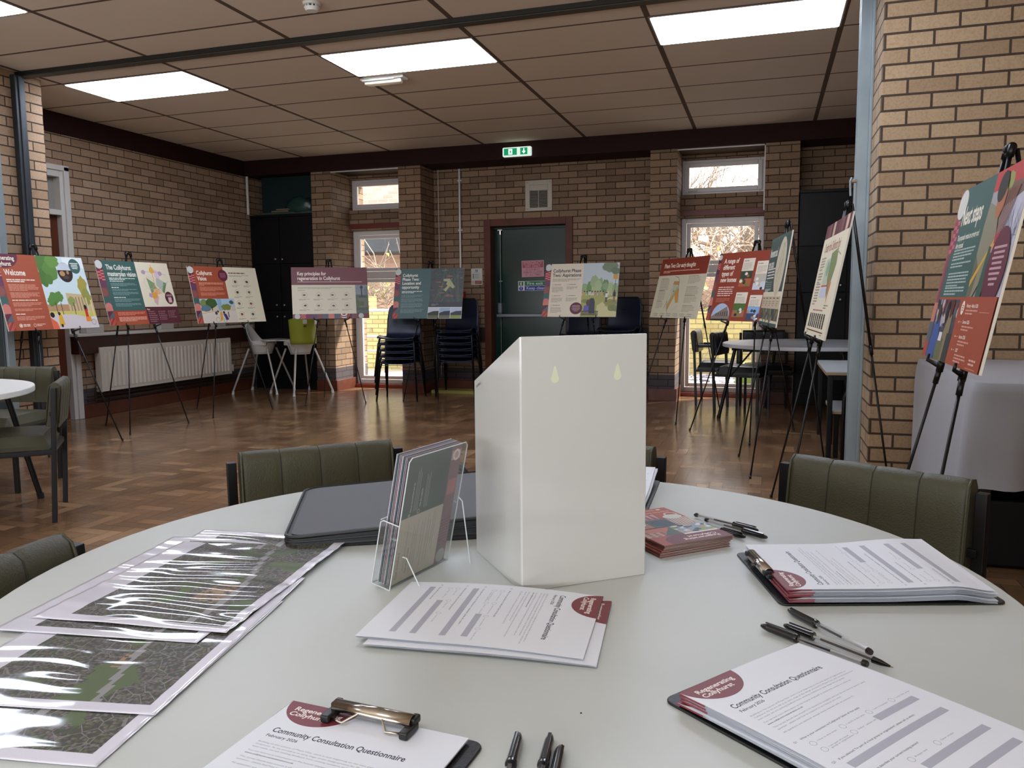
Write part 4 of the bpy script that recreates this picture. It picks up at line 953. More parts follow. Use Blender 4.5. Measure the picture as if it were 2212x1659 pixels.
def person(s, x, y, h, top, leg='#3a3436', skin='#6a4a38'):
    s.rect(x-h*.09, y-h*.5, x-h*.01, y, leg); s.rect(x+h*.01, y-h*.5, x+h*.09, y, leg); s.poly([(x-h*.12, y-h*.45), (x+h*.12, y-h*.45), (x+h*.10, y-h*.84), (x-h*.10, y-h*.84)], top); s.ell(x, y-h*.92, h*.07, h*.08, skin, n=12)
def d1(s):
    s.rect(0, 0, 390, 594, TERR); strip_v(s, 0, 62, 594)
    s.ell(105, 10, 130, 100, MAR, a0=0, a1=180, n=40); s.rect(0, 0, 235, 12, MAR); s.rect(0, 0, 60, 60, MAR)
    s.text('Regenerating\nCollyhurst', 12, 48, 34, '#f4ead8', off=.03, width=190)
    s.text('Welcome', 88, 165, 56, '#f4ead8', off=.035, width=180)
    s.para(92, 196, 250, 2, 14, '#f4e0d0', th=.6)
    for y, n in ((236, 5), (300, 4), (378, 3), (426, 2), (486, 3)): s.para(94, y, 260, n, 11, '#dd9a84')
    s.para(94, 356, 220, 1, 12, '#f4e0d0', last=1, th=.6); s.para(94, 464, 80, 1, 12, '#f4e0d0', last=1, th=.6)
    s.ring(112, 556, 15, 4, '#f4e0d0'); s.ell(112, 556, 8, 8, '#f4e0d0'); s.para(134, 546, 60, 2, 11, '#f4e0d0', last=1, th=.6); s.ring(232, 556, 13, 4, '#e8bba8'); s.para(250, 546, 80, 2, 11, '#e8bba8', th=.6)
    s.clip = (390, 0, 841, 594); s.rect(390, 0, 841, 594, '#cfe0e2'); s.rect(640, 0, 841, 90, '#e6ecec')
    s.rect(390, 395, 600, 470, '#b98f6a'); s.poly([(590, 300), (841, 320), (841, 470), (590, 470)], '#cdb48a')
    for i in range(6): s.rect(612+i*30, 335, 622+i*30, 450, '#8f7c62')
    s.rect(390, 450, 841, 500, '#cfc468'); s.poly([(390, 470), (640, 480), (841, 530), (841, 594), (390, 594)], '#d2c8c8')
    for cx, cy, r in ((470, 345, 48), (520, 330, 40), (440, 370, 38), (630, 370, 36)): s.blob(cx, cy, r, r, '#5f8a44' if cx != 630 else '#8f9a58')
    for x in (470, 520, 640): s.rect(x-3, 380, x+3, 480, '#4a3b2c')
    s.blob(455, 60, 100, 95, '#557d3a'); s.blob(500, 120, 70, 80, '#618a42'); s.blob(420, 180, 45, 70, '#4f7636'); s.blob(540, 40, 60, 60, '#6b9348'); s.blob(470, 190, 40, 40, '#557d3a')
    s.blob(775, 250, 50, 90, '#a89a48'); s.blob(790, 330, 40, 70, '#93934a'); s.rect(770, 340, 782, 470, '#d9c9a0'); s.rect(815, 360, 824, 560, '#e0cfa0')
    s.ell(640, 130, 72, 82, '#2c2220', n=40); s.ell(640, 112, 70, 62, '#c9d0d8', a0=180, a1=360); s.ell(610, 140, 26, 22, '#c0905f'); s.ell(665, 130, 12, 16, '#b58a62'); s.ell(640, 170, 30, 14, '#57403c')
    s.ell(748, 75, 56, 62, TEAL, n=40)
    for i, w in enumerate((80, 62, 66, 52)): s.rect(748-w/2, 48+i*14, 748+w/2, 55+i*14, '#e6ece0')
    s.poly([(470, 470), (500, 480), (510, 560), (455, 575)], '#d9a92e'); s.ell(478, 470, 12, 14, '#3a2a20'); s.rect(470, 555, 490, 580, '#1d1a1a')
    s.poly([(390, 500), (440, 540), (450, 594), (390, 594)], '#e06a4a'); s.ell(412, 480, 20, 22, '#1c1716')
    s.rect(735, 430, 762, 500, '#c9302c'); s.ell(748, 420, 13, 20, '#181414'); s.rect(728, 500, 780, 540, '#e08a34'); s.ring(800, 545, 24, 4, '#8d8a86'); s.clip = None
def d2(s):
    s.rect(0, 0, 500, 594, TEAL); strip_v(s, 0, 68, 594)
    s.text('The Collyhurst\nmasterplan vision', 105, 82, 46, '#efeadc', off=.035, width=320)
    s.para(110, 158, 290, 2, 12, '#d9ddd0', th=.6); s.para(110, 186, 150, 1, 12, '#d9ddd0', last=1, th=.6)
    for y, n in ((206, 3), (262, 2), (290, 3), (352, 3), (394, 3)): s.para(112, y, 300, n, 11, '#7f9a96')
    s.para(112, 245, 80, 1, 12, '#d9ddd0', last=1, th=.6); s.para(112, 336, 130, 1, 12, '#d9ddd0', last=1, th=.6)
    s.rect(68, 462, 500, 594, '#a8432a'); s.rect(68, 555, 500, 594, TERR); s.para(110, 476, 320, 3, 11, '#d6907c'); s.para(110, 520, 330, 4, 11, '#e6a894', th=.6)
    s.rect(440, 0, 841, 430, '#e6dcc2'); s.rect(440, 430, 841, 594, '#56202c'); s.rect(430, 0, 440, 462, TEAL)
    s.text('Key', 455, 460, 15, '#f0e0d8', off=.02)
    for c, n in ((0, 6), (1, 5), (2, 4)):
        for i in range(n): s.ell(470+c*120, 475+i*19, 4, 4, '#c9b0b0', n=10); s.rect(482+c*120, 472+i*19, 482+c*120+s.rnd.uniform(50, 85), 478+i*19, '#a07880')
    s.clip = (440, 0, 841, 430)
    s.poly([(540, 150), (620, 200), (640, 260), (560, 300)], '#7f9a70'); s.poly([(660, 140), (770, 200), (720, 300), (640, 220)], '#b6bdb0'); s.poly([(740, 190), (775, 200), (720, 300), (700, 280)], '#6c8a5a')
    s.poly([(590, 260), (650, 250), (690, 300), (600, 320)], '#e8b088'); s.poly([(560, 300), (640, 330), (600, 420), (570, 390)], '#dcaeb0'); s.poly([(640, 60), (720, 90), (700, 160), (650, 140)], '#e0c4cc')
    s.line([(625, 20), (625, 330)], 6, '#dca23c'); s.line([(500, 90), (700, 95), (790, 120)], 4, '#c9a8b8'); s.line([(540, 330), (800, 180)], 4, '#b0a890'); s.line([(560, 190), (760, 330)], 4, '#a8a060')
    for x, y in ((520, 95), (720, 105), (545, 320)): s.blob(x, y, 24, 22, '#b99ab8')
    s.blob(625, 75, 30, 30, '#e2ae4a'); s.blob(590, 320, 34, 34, '#e2a240'); s.ring(560, 200, 60, 3, '#cdbcb0'); s.clip = None
    s.ell(765, 345, 52, 62, '#56202c', n=40); s.rect(735, 310, 800, 330, '#a87c84'); s.rect(748, 340, 790, 390, '#cfb0b2')
def d3(s):
    s.rect(0, 0, 420, 340, TERR); strip_v(s, 0, 64, 594)
    s.text('Collyhurst\nVision', 92, 90, 44, '#f4ead8', off=.035, width=185)
    s.para(98, 170, 290, 3, 12, '#e8a08a', last=.2); s.para(98, 216, 300, 4, 12, '#d88a72'); s.para(98, 276, 300, 3, 12, '#d88a72')
    s.rect(420, 0, 841, 594, '#e2d8bc'); s.ell(405, 92, 58, 62, MAR, n=40)
    for i in range(6): s.rect(370, 66+i*9, 440, 70+i*9, '#a06a78')
    s.clip = (64, 340, 480, 594); s.rect(64, 340, 480, 594, '#cfc0a8'); s.rect(64, 340, 480, 420, '#a9c4d6')
    s.blob(110, 390, 50, 45, '#7d8a4a'); s.blob(200, 385, 66, 52, '#3f5c28'); s.blob(120, 440, 60, 36, '#5c7a86'); s.rect(270, 340, 320, 470, '#8fb0c4'); s.blob(370, 430, 60, 34, '#7a8440'); s.rect(190, 420, 200, 470, '#32281c')
    s.blob(440, 380, 26, 20, '#4d5c54'); s.poly([(64, 480), (230, 462), (480, 470), (480, 594), (64, 594)], '#d8ccbc'); s.line([(64, 492), (240, 470), (300, 470)], 6, '#dba23a')
    s.ell(232, 492, 14, 18, '#26304a'); s.ell(255, 475, 10, 12, '#1d1a22'); s.ring(240, 560, 26, 4, '#a98a52'); s.poly([(280, 480), (305, 480), (300, 560), (268, 580)], '#dba43a'); s.poly([(312, 500), (350, 500), (372, 560), (340, 570)], '#4a2c7a'); s.ell(326, 486, 12, 14, '#1b1714'); s.rect(372, 480, 384, 540, '#4a5a30')
    s.ring(322, 574, 20, 4, '#7da86a'); s.clip = None
    s.para(480, 58, 210, 1, 15, '#6a4a3c', last=1, th=.7); s.para(480, 84, 270, 2, 12, '#a8a08c')
    for i in range(4):
        for j in range(2):
            cx, cy = 545+j*145, 155+i*118; s.ring(cx, cy, 32, 3, '#b0a890'); s.blob(cx+s.rnd.uniform(-6, 6), cy+s.rnd.uniform(-4, 6), 17, 14, ['#5a4a40', '#3f3830', '#6a5a48', '#8a4a48'][(i+j) % 4]); s.para(cx-50, cy+44, 100, 2, 10, '#a39b88')
def d4(s):
    s.rect(0, 0, 841, 205, MAUVE)
    s.text('Key principles for\nregeneration in Collyhurst', 66, 92, 42, '#f2e6da', off=.033, width=470)
    s.rect(66, 166, 780, 172, '#d9c0bc'); s.rect(0, 205, 700, 540, '#dcd2ba'); s.para(64, 232, 600, 2, 12, '#a8a08e'); s.para(64, 266, 80, 1, 12, '#a8a08e', last=1)
    for i in range(2):
        for j in range(4):
            cx, cy = 135+j*155, 322+i*122; s.ring(cx, cy, 32, 3, '#a8a08a'); s.blob(cx+s.rnd.uniform(-5, 5), cy+s.rnd.uniform(-2, 6), 15, 11, ['#6a6050', '#4f463c', '#7a6a58'][(i+j) % 3]); s.para(cx-58, cy+44, 116, 2, 10, '#a59c8a')
    s.clip = (700, 205, 841, 540); s.rect(700, 205, 841, 540, '#8b8f98'); s.rect(700, 320, 841, 540, '#5f6a5e'); s.rect(762, 215, 776, 350, '#4a4c50'); s.blob(769, 232, 16, 20, '#45474c'); s.rect(735, 340, 815, 350, '#4a4c50'); s.rect(728, 360, 830, 470, '#757668'); s.blob(720, 430, 26, 40, '#5d6c48'); s.blob(820, 280, 30, 46, '#7a7f84'); s.rect(700, 470, 841, 500, '#575d55'); s.rect(745, 400, 790, 450, '#5c6a44'); s.clip = None
    s.rect(0, 540, 841, 594, '#6a3a44'); cols = [MAUVE, MAUVE, '#7d3050', '#5d4560', '#7d4a48', SLATE, PINK, SLATE, '#9a3a34', MAR, MAUVE, '#6a2a34', '#7a3a44']
    for i, c in enumerate(cols): s.rect(i*64.7, 540, (i+1)*64.7, 594, c)
    for q in (0, 700):
        s.ell(50+q, 566, 30, 30, '#bfc0b8')
    for i in range(6):
        for j in range(4): s.rect(88+i*9, 540+j*13.5, 97+i*9, 553.5+j*13.5, PINK if (i+j) % 2 else '#8a2a40')
    for i in range(5): s.poly([(510+i*22, 594), (530+i*22, 540), (540+i*22, 540), (520+i*22, 594)], '#b85a4a')
    s.ell(560, 540, 36, 30, '#e6d6cc', a0=0, a1=180); s.ell(560, 540, 20, 16, '#7a3a44', a0=0, a1=180); s.ell(560, 572, 34, 20, '#e6d6cc', a0=0, a1=180); s.ell(560, 568, 34, 12, '#6a3a44', a0=0, a1=180)
def aerial(s, x0, y0, x1, y1, base='#4a5450', n=90, cols=('#56604f', '#5a5c62', '#3f4a44', '#69706a', '#4e5a40')):
    s.clip = (x0, y0, x1, y1); s.rect(x0, y0, x1, y1, base)
    for i in range(n): s.blob(s.rnd.uniform(x0, x1), s.rnd.uniform(y0, y1), s.rnd.uniform(8, 26), s.rnd.uniform(5, 18), cols[i % len(cols)], n=7)
    for i in range(7): s.line([(s.rnd.uniform(x0, x1), y0), (s.rnd.uniform(x0, x1), y1)], 2.5, '#7c807c')
    s.clip = None
def d5(s):
    s.rect(0, 0, 460, 594, '#4a6463'); strip_v(s, 0, 66, 594)
    s.text('Collyhurst\nPhase Two:\nLocation and\nopportunity', 92, 96, 36, '#ece8da', off=.033, width=230)
    s.para(94, 268, 250, 2, 15, '#e0e2d8', th=.55)
    for y, n in ((314, 3), (358, 4), (414, 5), (484, 4)): s.para(92, y, 280, n, 12, '#7c918e')
    aerial(s, 440, 0, 841, 460, '#4a5250'); s.rect(440, 400, 841, 460, '#43444a'); s.rect(430, 0, 440, 594, '#4a6463')
    s.poly([(600, 128), (676, 128), (742, 225), (716, 244), (680, 216), (636, 278), (606, 258), (652, 208), (632, 190), (648, 160), (600, 154)], '#b0ad82')
    s.line([(676, 130), (690, 200)], 3, '#8c8c62')
    for x, y, w in ((650, 92, 60), (510, 160, 60), (548, 212, 50), (550, 288, 66), (636, 326, 92)): s.rect(x, y, x+w, y+8, '#c4655a')
    s.para(470, 424, 90, 2, 13, '#8a8a90'); s.rect(432, 460, 841, 594, '#d9dad6')
    for i, (sky, g, d) in enumerate((('#c9cdd6', '#5d6440', '#33332c'), ('#9fb4cc', '#6a6c50', '#2f3444'), ('#c0c6dc', '#8c9a4a', '#3c3c44'))):
        x = 434+i*137; s.rect(x, 468, x+130, 590, sky); s.poly([(x, 530), (x+60, 508), (x+130, 505), (x+130, 565), (x, 570)], d); s.rect(x, 556, x+130, 590, g)
def d6(s):
    s.rect(0, 0, 460, 594, '#ddd0b8'); strip_v(s, 0, 66, 594, '#6a3038')
    s.text('Collyhurst Phase\nTwo: Aspirations', 88, 96, 38, '#3a4044', off=.03, width=330)
    s.para(90, 168, 320, 3, 12, '#a89c88')
    for x, y, n in ((92, 236, 6), (92, 360, 5), (92, 466, 6), (262, 236, 3), (262, 360, 4)):
        s.ring(x+10, y, 10, 2, '#9a8f7c'); s.para(x+26, y-4, 80, 1, 11, '#6a5f50', last=1); s.para(x, y+22, 135, n, 11, '#a89c88')
    W_, H_, hy = park(s, 440, 0, 841, 594, .60, '#bfc8ca', 7)
    s.blob(745, 40, 90, 60, '#76876a'); s.blob(800, 90, 50, 40, '#6a7c5e'); s.blob(570, 210, 50, 70, '#9cae80'); s.blob(620, 250, 40, 60, '#a8b888'); s.blob(700, 260, 36, 40, '#8aa074')
    s.rect(780, 130, 830, 180, '#d9982e'); s.line([(808, 180), (808, 330)], 4, '#3a4040')
    s.poly([(620, 470), (760, 380), (841, 375), (841, 400), (700, 470), (841, 540), (841, 594), (620, 594)], '#ccc38e'); s.blob(770, 440, 80, 36, '#8c8c50'); s.blob(800, 500, 60, 36, '#7c8250')
    s.blob(500, 420, 60, 22, '#7e8a48'); person(s, 720, 430, 110, '#e0d8d0'); person(s, 806, 430, 130, '#34323a', '#8a6a50')
    for i in range(8): s.ell(470+i*30, 310+s.rnd.uniform(-5, 8), 9, 7, '#3a3a38', n=10)
    s.poly([(510, 470), (540, 390), (580, 388), (596, 430), (600, 560), (540, 560)], '#3c3c48'); s.poly([(480, 470), (532, 460), (532, 530), (470, 530)], '#6a60a8'); s.ell(522, 440, 24, 34, '#54433e')
    for i in range(3): s.rect(450, 530+i*18, 640, 540+i*18, '#30303a')
    s.clip = None; s.ell(388, 500, 70, 66, '#5e2a34', n=40)
    for i, w in enumerate((84, 96, 90, 96, 80, 50)): s.rect(388-w/2, 466+i*12, 388+w/2, 472+i*12, '#b08a90')
def d7(s):
    s.rect(0, 0, 841, 170, '#863624'); s.text('Phase Two: Our early thoughts', 66, 92, 44, '#eadcc4', off=.03, width=560); s.para(68, 122, 640, 2, 14, '#d8ac98', last=.2, th=.55)
    s.rect(0, 170, 841, 594, '#cfc5aa')
    for x, y, w, n in ((64, 200, 170, 11), (64, 318, 140, 9), (64, 428, 130, 6), (560, 184, 210, 6), (560, 290, 220, 7), (560, 372, 220, 6), (560, 470, 220, 5)): s.para(x, y, w, 1, 12, '#7d7564', last=.8); s.para(x, y+13, w, n, 11, '#a79e88')
    s.poly([(318, 230), (404, 232), (410, 262), (452, 440), (420, 450), (370, 380), (290, 530), (262, 490), (300, 400)], '#b7b8a2'); s.poly([(312, 232), (404, 232), (414, 272), (310, 262)], '#c08a58'); s.poly([(404, 300), (430, 310), (458, 440), (424, 450), (378, 370), (300, 520), (276, 480)], '#c8924a'); s.line([(270, 470), (400, 290)], 8, '#8a9a58')
    s.line([(310, 180), (380, 196), (408, 232), (420, 300), (470, 450)], 4, '#55564c'); s.line([(235, 500), (262, 430), (300, 530), (320, 560)], 4, '#55564c'); s.line([(318, 230), (240, 480)], 3, '#85867a'); s.line([(400, 520), (470, 470)], 3, '#a8a898')
    s.ell(345, 330, 7, 7, '#2c3a30', n=10)
    for j in range(6):
        for i in range(2): s.ell(60+j*122, 556+i*18, 4, 4, '#5a5a50', n=8); s.rect(72+j*122, 553+i*18, 72+j*122+70, 559+i*18, '#8f8874')
def d8(s):
    s.rect(0, 0, 841, 594, '#8f3e2a'); strip_v(s, 0, 40, 594, '#50343c')
    s.text('A range of\ndifferent\ntypes of\nnew homes', 80, 92, 42, '#f0e2d2', off=.03, width=210)
    s.para(80, 300, 200, 5, 18, '#ecd4c4', th=.4, last=.85); s.para(80, 400, 190, 3, 13, '#b8705c')
    s.clip = (60, 440, 300, 594); s.ell(180, 560, 118, 116, '#a9b9cf', n=40, a0=180, a1=360); s.rect(62, 560, 298, 594, '#a9b9cf'); s.poly([(62, 560), (250, 470), (298, 560), (298, 594), (62, 594)], '#85766a')
    for i in range(6): s.rect(120+i*28, 530-i*4, 130+i*28, 556, '#3c3430')
    s.rect(62, 580, 298, 594, '#26282c'); s.clip = None
    for i, (x, y) in enumerate(((330, 60), (510, 90), (690, 60), (330, 350), (510, 375), (690, 350))):
        hh = 240 if y < 100 else 210
        s.rect(x, y, x+145, y+hh*.45, '#ddd0bc'); s.para(x+14, y+18, 60, 1, 12, '#7a6a5c', last=1); s.para(x+14, y+40, 110, 6, 10, '#b5ab98')
        c1, c2, c3 = [('#3b4436', '#6a7c3c', '#a8603c'), ('#b8b0a0', '#8a7c60', '#c4c6cc'), ('#3f6fc0', '#8a8678', '#3c5a3c'), ('#4d6a34', '#6f8a44', '#9c6a50'), ('#86a8cc', '#a88a60', '#3c4a66'), ('#35343a', '#7fa6cc', '#a07c52')][i]
        s.rect(x, y+hh*.45, x+145, y+hh*.72, c1); s.rect(x, y+hh*.72, x+145, y+hh, c3); s.clip = (x, y+hh*.45, x+145, y+hh)
        for k in range(9): s.blob(x+s.rnd.uniform(0, 145), y+hh*s.rnd.uniform(.55, 1), 18, 14, [c2, c3, c1, '#e0dcd0', '#2c2c28'][k % 5], n=7)
        s.clip = None
def d9(s):
    s.rect(0, 0, 841, 370, '#42544f'); s.rect(0, 0, 841, 20, '#4a6058'); s.text('Movement and\nopen space', 40, 130, 60, '#e4dfd0', off=.03, width=330)
    s.para(50, 210, 340, 5, 20, '#e0ddd0', th=.45, last=.1); s.para(50, 300, 300, 5, 14, '#7c8c86'); s.para(60, 352, 260, 2, 12, '#cfd2c4')
    s.ell(590, 210, 190, 190, '#cdc0a6', n=48); s.line([(520, 320), (560, 180), (600, 60), (680, 90)], 14, '#9ab07c'); s.line([(600, 380), (640, 230), (650, 60)], 10, '#8a9a6c'); s.line([(480, 260), (700, 160)], 4, '#8a8270')
    s.rect(0, 400, 841, 480, '#c9b79c')
    for i in range(5): s.rect(160*i+20, 400, 160*i+24, 480, '#85755f'); s.para(160*i+40, 408, 90, 1, 14, '#55493c', last=1); s.para(160*i+40, 430, 100, 3, 13, '#9a8a74')
    s.rect(0, 480, 841, 555, '#5a584e'); s.clip = (0, 480, 841, 575)
    for i in range(40): s.blob(s.rnd.uniform(0, 841), s.rnd.uniform(490, 565), 26, 22, ['#6b6a5e', '#3f3e38', '#7d8a34', '#8a6a50', '#474e62', '#8f8c80'][i % 6], n=8)
    s.clip = None; s.rect(0, 572, 841, 594, '#42544f')
def d10(s):
    s.rect(0, 0, 841, 594, '#e0d6ba'); 
    for i in range(12): s.rect(i*70.1, 0, (i+1)*70.1, 74, ['#5a2c38', '#6d3a44', '#80504c', '#4a2a38', '#c9a890', '#5a2c38'][i % 6])
    s.ell(760, 37, 20, 34, '#e0b8a0'); s.text('Creating the Collyhurst Park', 110, 150, 52, '#9a5a52', off=.02, width=560)
    for y, n in ((180, 5), (262, 4), (318, 8)): s.para(80, y, 170, n, 15, '#8c7f70', th=.5)
    s.poly([(300, 200), (470, 190), (470, 330), (300, 330)], '#b9c4ac'); s.poly([(440, 170), (640, 150), (680, 230), (560, 400), (470, 300)], '#7c8a5c'); s.rect(300, 330, 520, 338, '#c04a3c'); s.rect(300, 340, 520, 395, '#c4c6d4'); s.line([(600, 160), (760, 190)], 8, '#9aa488'); s.poly([(560, 300), (640, 320), (600, 430)], '#c87a5c'); s.blob(400, 250, 50, 40, '#8fa488')
    s.para(560, 430, 160, 2, 12, '#85776a'); s.para(180, 455, 380, 1, 14, '#a8665c', last=1)
    for i in range(8):
        x = 100+i*78; s.rect(x, 475, x+52, 548, '#2a2a24')
        for k in range(6): s.blob(x+26+s.rnd.uniform(-16, 16), 482+k*11, 7, 5, ['#7d8078', '#55584c', '#9aa04a', '#b0b0a8'][k % 4], n=7)
    s.rect(90, 562, 740, 568, '#6a4236'); s.para(100, 574, 60, 1, 12, '#85776a', last=1); s.para(650, 574, 60, 1, 12, '#85776a', last=1)
def d11(s):
    s.rect(0, 0, 470, 380, '#3d5f58'); s.rect(0, 380, 841, 594, '#a75036'); s.rect(0, 0, 62, 594, '#9a5058')
    s.ell(62, 52, 66, 52, '#d5d3ca', n=36)
    for i in range(8):
        for j in range(2): s.rect(20+j*36, 110+i*14, 56+j*36, 124+i*14, '#c06a70' if (i+j) % 2 else '#8a3048')
    s.rect(20, 225, 62, 400, '#7a4450'); s.rect(0, 400, 62, 520, '#c07a68'); s.rect(0, 470, 62, 540, SLATE); s.rect(0, 540, 62, 594, '#a8463c')
    s.text('Next steps', 112, 130, 74, '#f2ead6', off=.035, width=275)
    s.text('The proposals remain an ongoing and\nliving proposal', 112, 184, 21, '#e8e4d4', off=.02, width=300)
    for y, n in ((216, 4), (262, 2), (296, 5), (346, 3)): s.para(112, y, 300, n, 10.5, '#a9bab2')
    s.clip = (470, 0, 841, 380); s.rect(470, 0, 841, 380, '#a9a6a8'); s.rect(470, 0, 841, 60, '#c23c36'); s.rect(560, 55, 841, 120, '#7a5a50'); s.blob(640, 50, 40, 34, '#9aa05a')
    s.poly([(640, 120), (841, 90), (841, 380), (700, 380), (600, 300)], '#c9c7d8')
    for i in range(30): s.line([(s.rnd.uniform(640, 841), s.rnd.uniform(120, 370)), (s.rnd.uniform(640, 841), s.rnd.uniform(120, 370))], 2.2, '#8a8ca0')
    for i in range(7): s.poly([(640+i*20, 70), (652+i*20, 70), (640+i*8, 230), (634+i*8, 230)], '#8a5a44')
    s.poly([(480, 90), (600, 120), (640, 200), (600, 330), (540, 380), (470, 380), (470, 160)], '#8f8a72'); s.poly([(470, 250), (540, 300), (520, 380), (470, 380)], '#6a6a52'); s.ell(600, 90, 42, 60, '#b5704a'); s.ell(585, 55, 50, 46, '#2a1f1c'); s.poly([(470, 330), (640, 210), (646, 220), (478, 350)], '#d9a83a')
    s.poly([(600, 230), (680, 240), (640, 380), (580, 380)], '#36584c'); s.poly([(640, 200), (700, 190), (720, 300), (650, 330)], '#b8323a'); s.blob(650, 240, 16, 16, '#d9a083'); s.clip = None
    s.ell(735, 300, 100, 118, '#66273a', n=48)
    for i, w in enumerate((130, 110, 120, 100, 120, 110, 90, 60)): s.rect(735-w/2, 236+i*15, 735+w/2, 243+i*15, '#c9a0a8')
    s.clip = (62, 388, 420, 594); s.rect(62, 388, 420, 594, '#4a4a54')
    for i in range(50): s.blob(s.rnd.uniform(62, 420), s.rnd.uniform(392, 470), 16, 18, ['#3a3a46', '#a8a8b8', '#8a3a40', '#55606a', '#2b2b33', '#c9b0a8'][i % 6], n=7)
    s.poly([(80, 594), (100, 470), (170, 450), (210, 520), (190, 594)], '#3f5a9a'); s.ell(140, 440, 26, 36, '#4a2f26'); s.poly([(230, 594), (300, 430), (350, 440), (360, 594)], '#8a7c5c'); s.ell(320, 410, 24, 40, '#5a2c1e'); s.ell(262, 430, 22, 36, '#2b1a16'); s.rect(200, 520, 300, 594, '#6a6a4c'); s.rect(214, 500, 262, 530, '#e0dce0'); s.rect(330, 500, 410, 594, '#3a3a3a'); s.clip = None
    s.rect(420, 380, 841, 594, '#a75036'); s.ell(474, 414, 20, 22, '#efe2d0')
    for i in range(3): s.rect(464, 406+i*7, 484, 409+i*7, '#a75036')
    for i, (tt, y) in enumerate((('February - March 2026', 412), ('Summer 2026', 462), ('Autumn 2026', 508), ('2027', 550))):
        s.text(tt, 520, y, 11, '#f4e4d4', off=.02); s.para(520, y+7, 150, 2 if i < 3 else 3, 9.5, '#d8a08c', th=.5)
        if i: s.poly([(466, y-8), (476, y-4), (466, y)], '#f4e4d4'); s.rect(486, y-5, 504, y-3, '#e0b0a0')
    s.rect(690, 424, 800, 426, '#d8927c'); s.para(712, 560, 80, 2, 11, '#e4b4a4', last=.8); s.rect(690, 586, 800, 588, '#d8927c')
DR = {1: d1, 2: d2, 3: d3, 4: d4, 5: d5, 6: d6, 7: d7, 8: d8, 9: d9, 10: d10, 11: d11}
BW = {1: 'Welcome display board, orange with leafy street picture, cut off at left edge', 2: 'green and cream Collyhurst masterplan vision display board with purple and orange map', 3: 'orange and cream Collyhurst Vision display board with street picture and eight icons',
 4: 'Key principles display board with mauve header and eight round icons', 5: 'dark green Location and opportunity display board with aerial map', 6: 'cream Collyhurst Phase Two Aspirations display board with park picture', 7: 'Phase Two Our early thoughts display board, red header over cream plan',
 8: 'red A range of different types of new homes display board with picture columns', 9: 'green display board with pale oval map, seen at steep angle before the red one', 10: 'cream park display board with maroon striped top, seen edge-on before black cupboard', 11: 'large green and orange Next steps display board at right edge of photo'}
for k in BOARDS:
    c, r, n, u = bframe(k); nn = r.cross(u); tl = c-r*.4205+u*.297
    M = Matrix(((r.x, u.x, nn.x, tl.x), (r.y, u.y, nn.y, tl.y), (r.z, u.z, nn.z, tl.z), (0, 0, 0, 1)))
    t = thing('display_board', BW[k], 'display board', M=M, group='consultation boards on easels')
    a = MB(); a.box((0, -.594, -.008), (.841, 0, -.0003), FOAM); a.build('foam_board', t)
    s = Sheet(841, 594, '#ded2b6', dz=.11); DR[k](s); s.build('printed_face', t)
# ================================================================ THINGS ON THE MAIN TABLE
TZ = .70
PAPER = mat('white_paper', '#e2e7ef', rough=.5); VBLK = mat('black_leatherette', '#101113', rough=.38, bump=.2, bscale=400)
def obox(name, pts, z0, z1, m, parent=None, bevel=0):
    a = MB(); a.prism(pts, z0, z1, m); return a.build(name, parent, bevel=bevel)
# tall white acrylic holder
def white_holder():
    N = Vector((-.34, 1.11, TZ)); a_ = Vector((.781, .625, 0)).normalized(); b_ = Vector((-a_.y, a_.x, 0)); Wd, Dp, H1, H2 = .212, .217, .386, .302
    M = Matrix(((a_.x, b_.x, 0, N.x), (a_.y, b_.y, 0, N.y), (0, 0, 1, N.z), (0, 0, 0, 1)))
    t = thing('magazine_holder', 'tall glossy white acrylic holder with cut away sides, standing at middle of table', 'holder', M=M)
    AC = mat('white_acrylic', '#c6c6c2', rough=.12, coat=.6)
    th = .004
    KH = mat('keyhole_pale', '#d6d8bc', rough=.4)
    a = MB(); a.box((0, 0, 0), (Wd, th, H1), AC)
    for kx in (.055, .160):
        pts = []
        for i in range(20):
            an = R(-60+ (300)*i/19)-R(90)+R(0)
            pts.append((kx+.0062*math.cos(an+R(0)), .322+.0062*math.sin(an)))
        pts = [(kx+.0066*math.cos(R(150+240*i/16)), .322+.0066*math.sin(R(150+240*i/16))) for i in range(17)] + [(kx+.0018, .340), (kx, .342), (kx-.0018, .340)]
        a.add([(x, -.0004, z) for x, z in pts], [tuple(range(len(pts)))], KH)
    a.build('back_panel', t, bevel=.0015)
    for x in (0, Wd-th):
        a = MB(); a.add([(x+dx, y, z) for dx in (0, th) for y, z in ((th, 0), (Dp, 0), (Dp, H2), (th, H1))], [(0,1,2,3)[::-1], (4,5,6,7), (0,1,5,4), (1,2,6,5), (2,3,7,6), (3,0,4,7)], AC); a.build('side_panel', t, bevel=.0012)
    a = MB(); a.box((th, Dp-th, 0), (Wd-th, Dp, H2*.6), AC); a.build('front_panel', t, bevel=.001)
    a = MB(); a.box((th, th, 0), (Wd-th, Dp-th, th), AC); a.build('floor_panel', t)
    s = Sheet(40, 12, AC, dz=.05); s.text('sheffield', 6, 8, 5, '#2a2a2a', off=.01, width=26)
    Ms = Matrix(((0, 0, -1, -.0005), (-1, 0, 0, Dp-.004), (0, 1, 0, H2-.006), (0, 0, 0, 1)))
    rotm = Matrix.Rotation(R(20), 4, 'Z'); s.build('maker_sticker', t, Ms @ rotm)
white_holder()
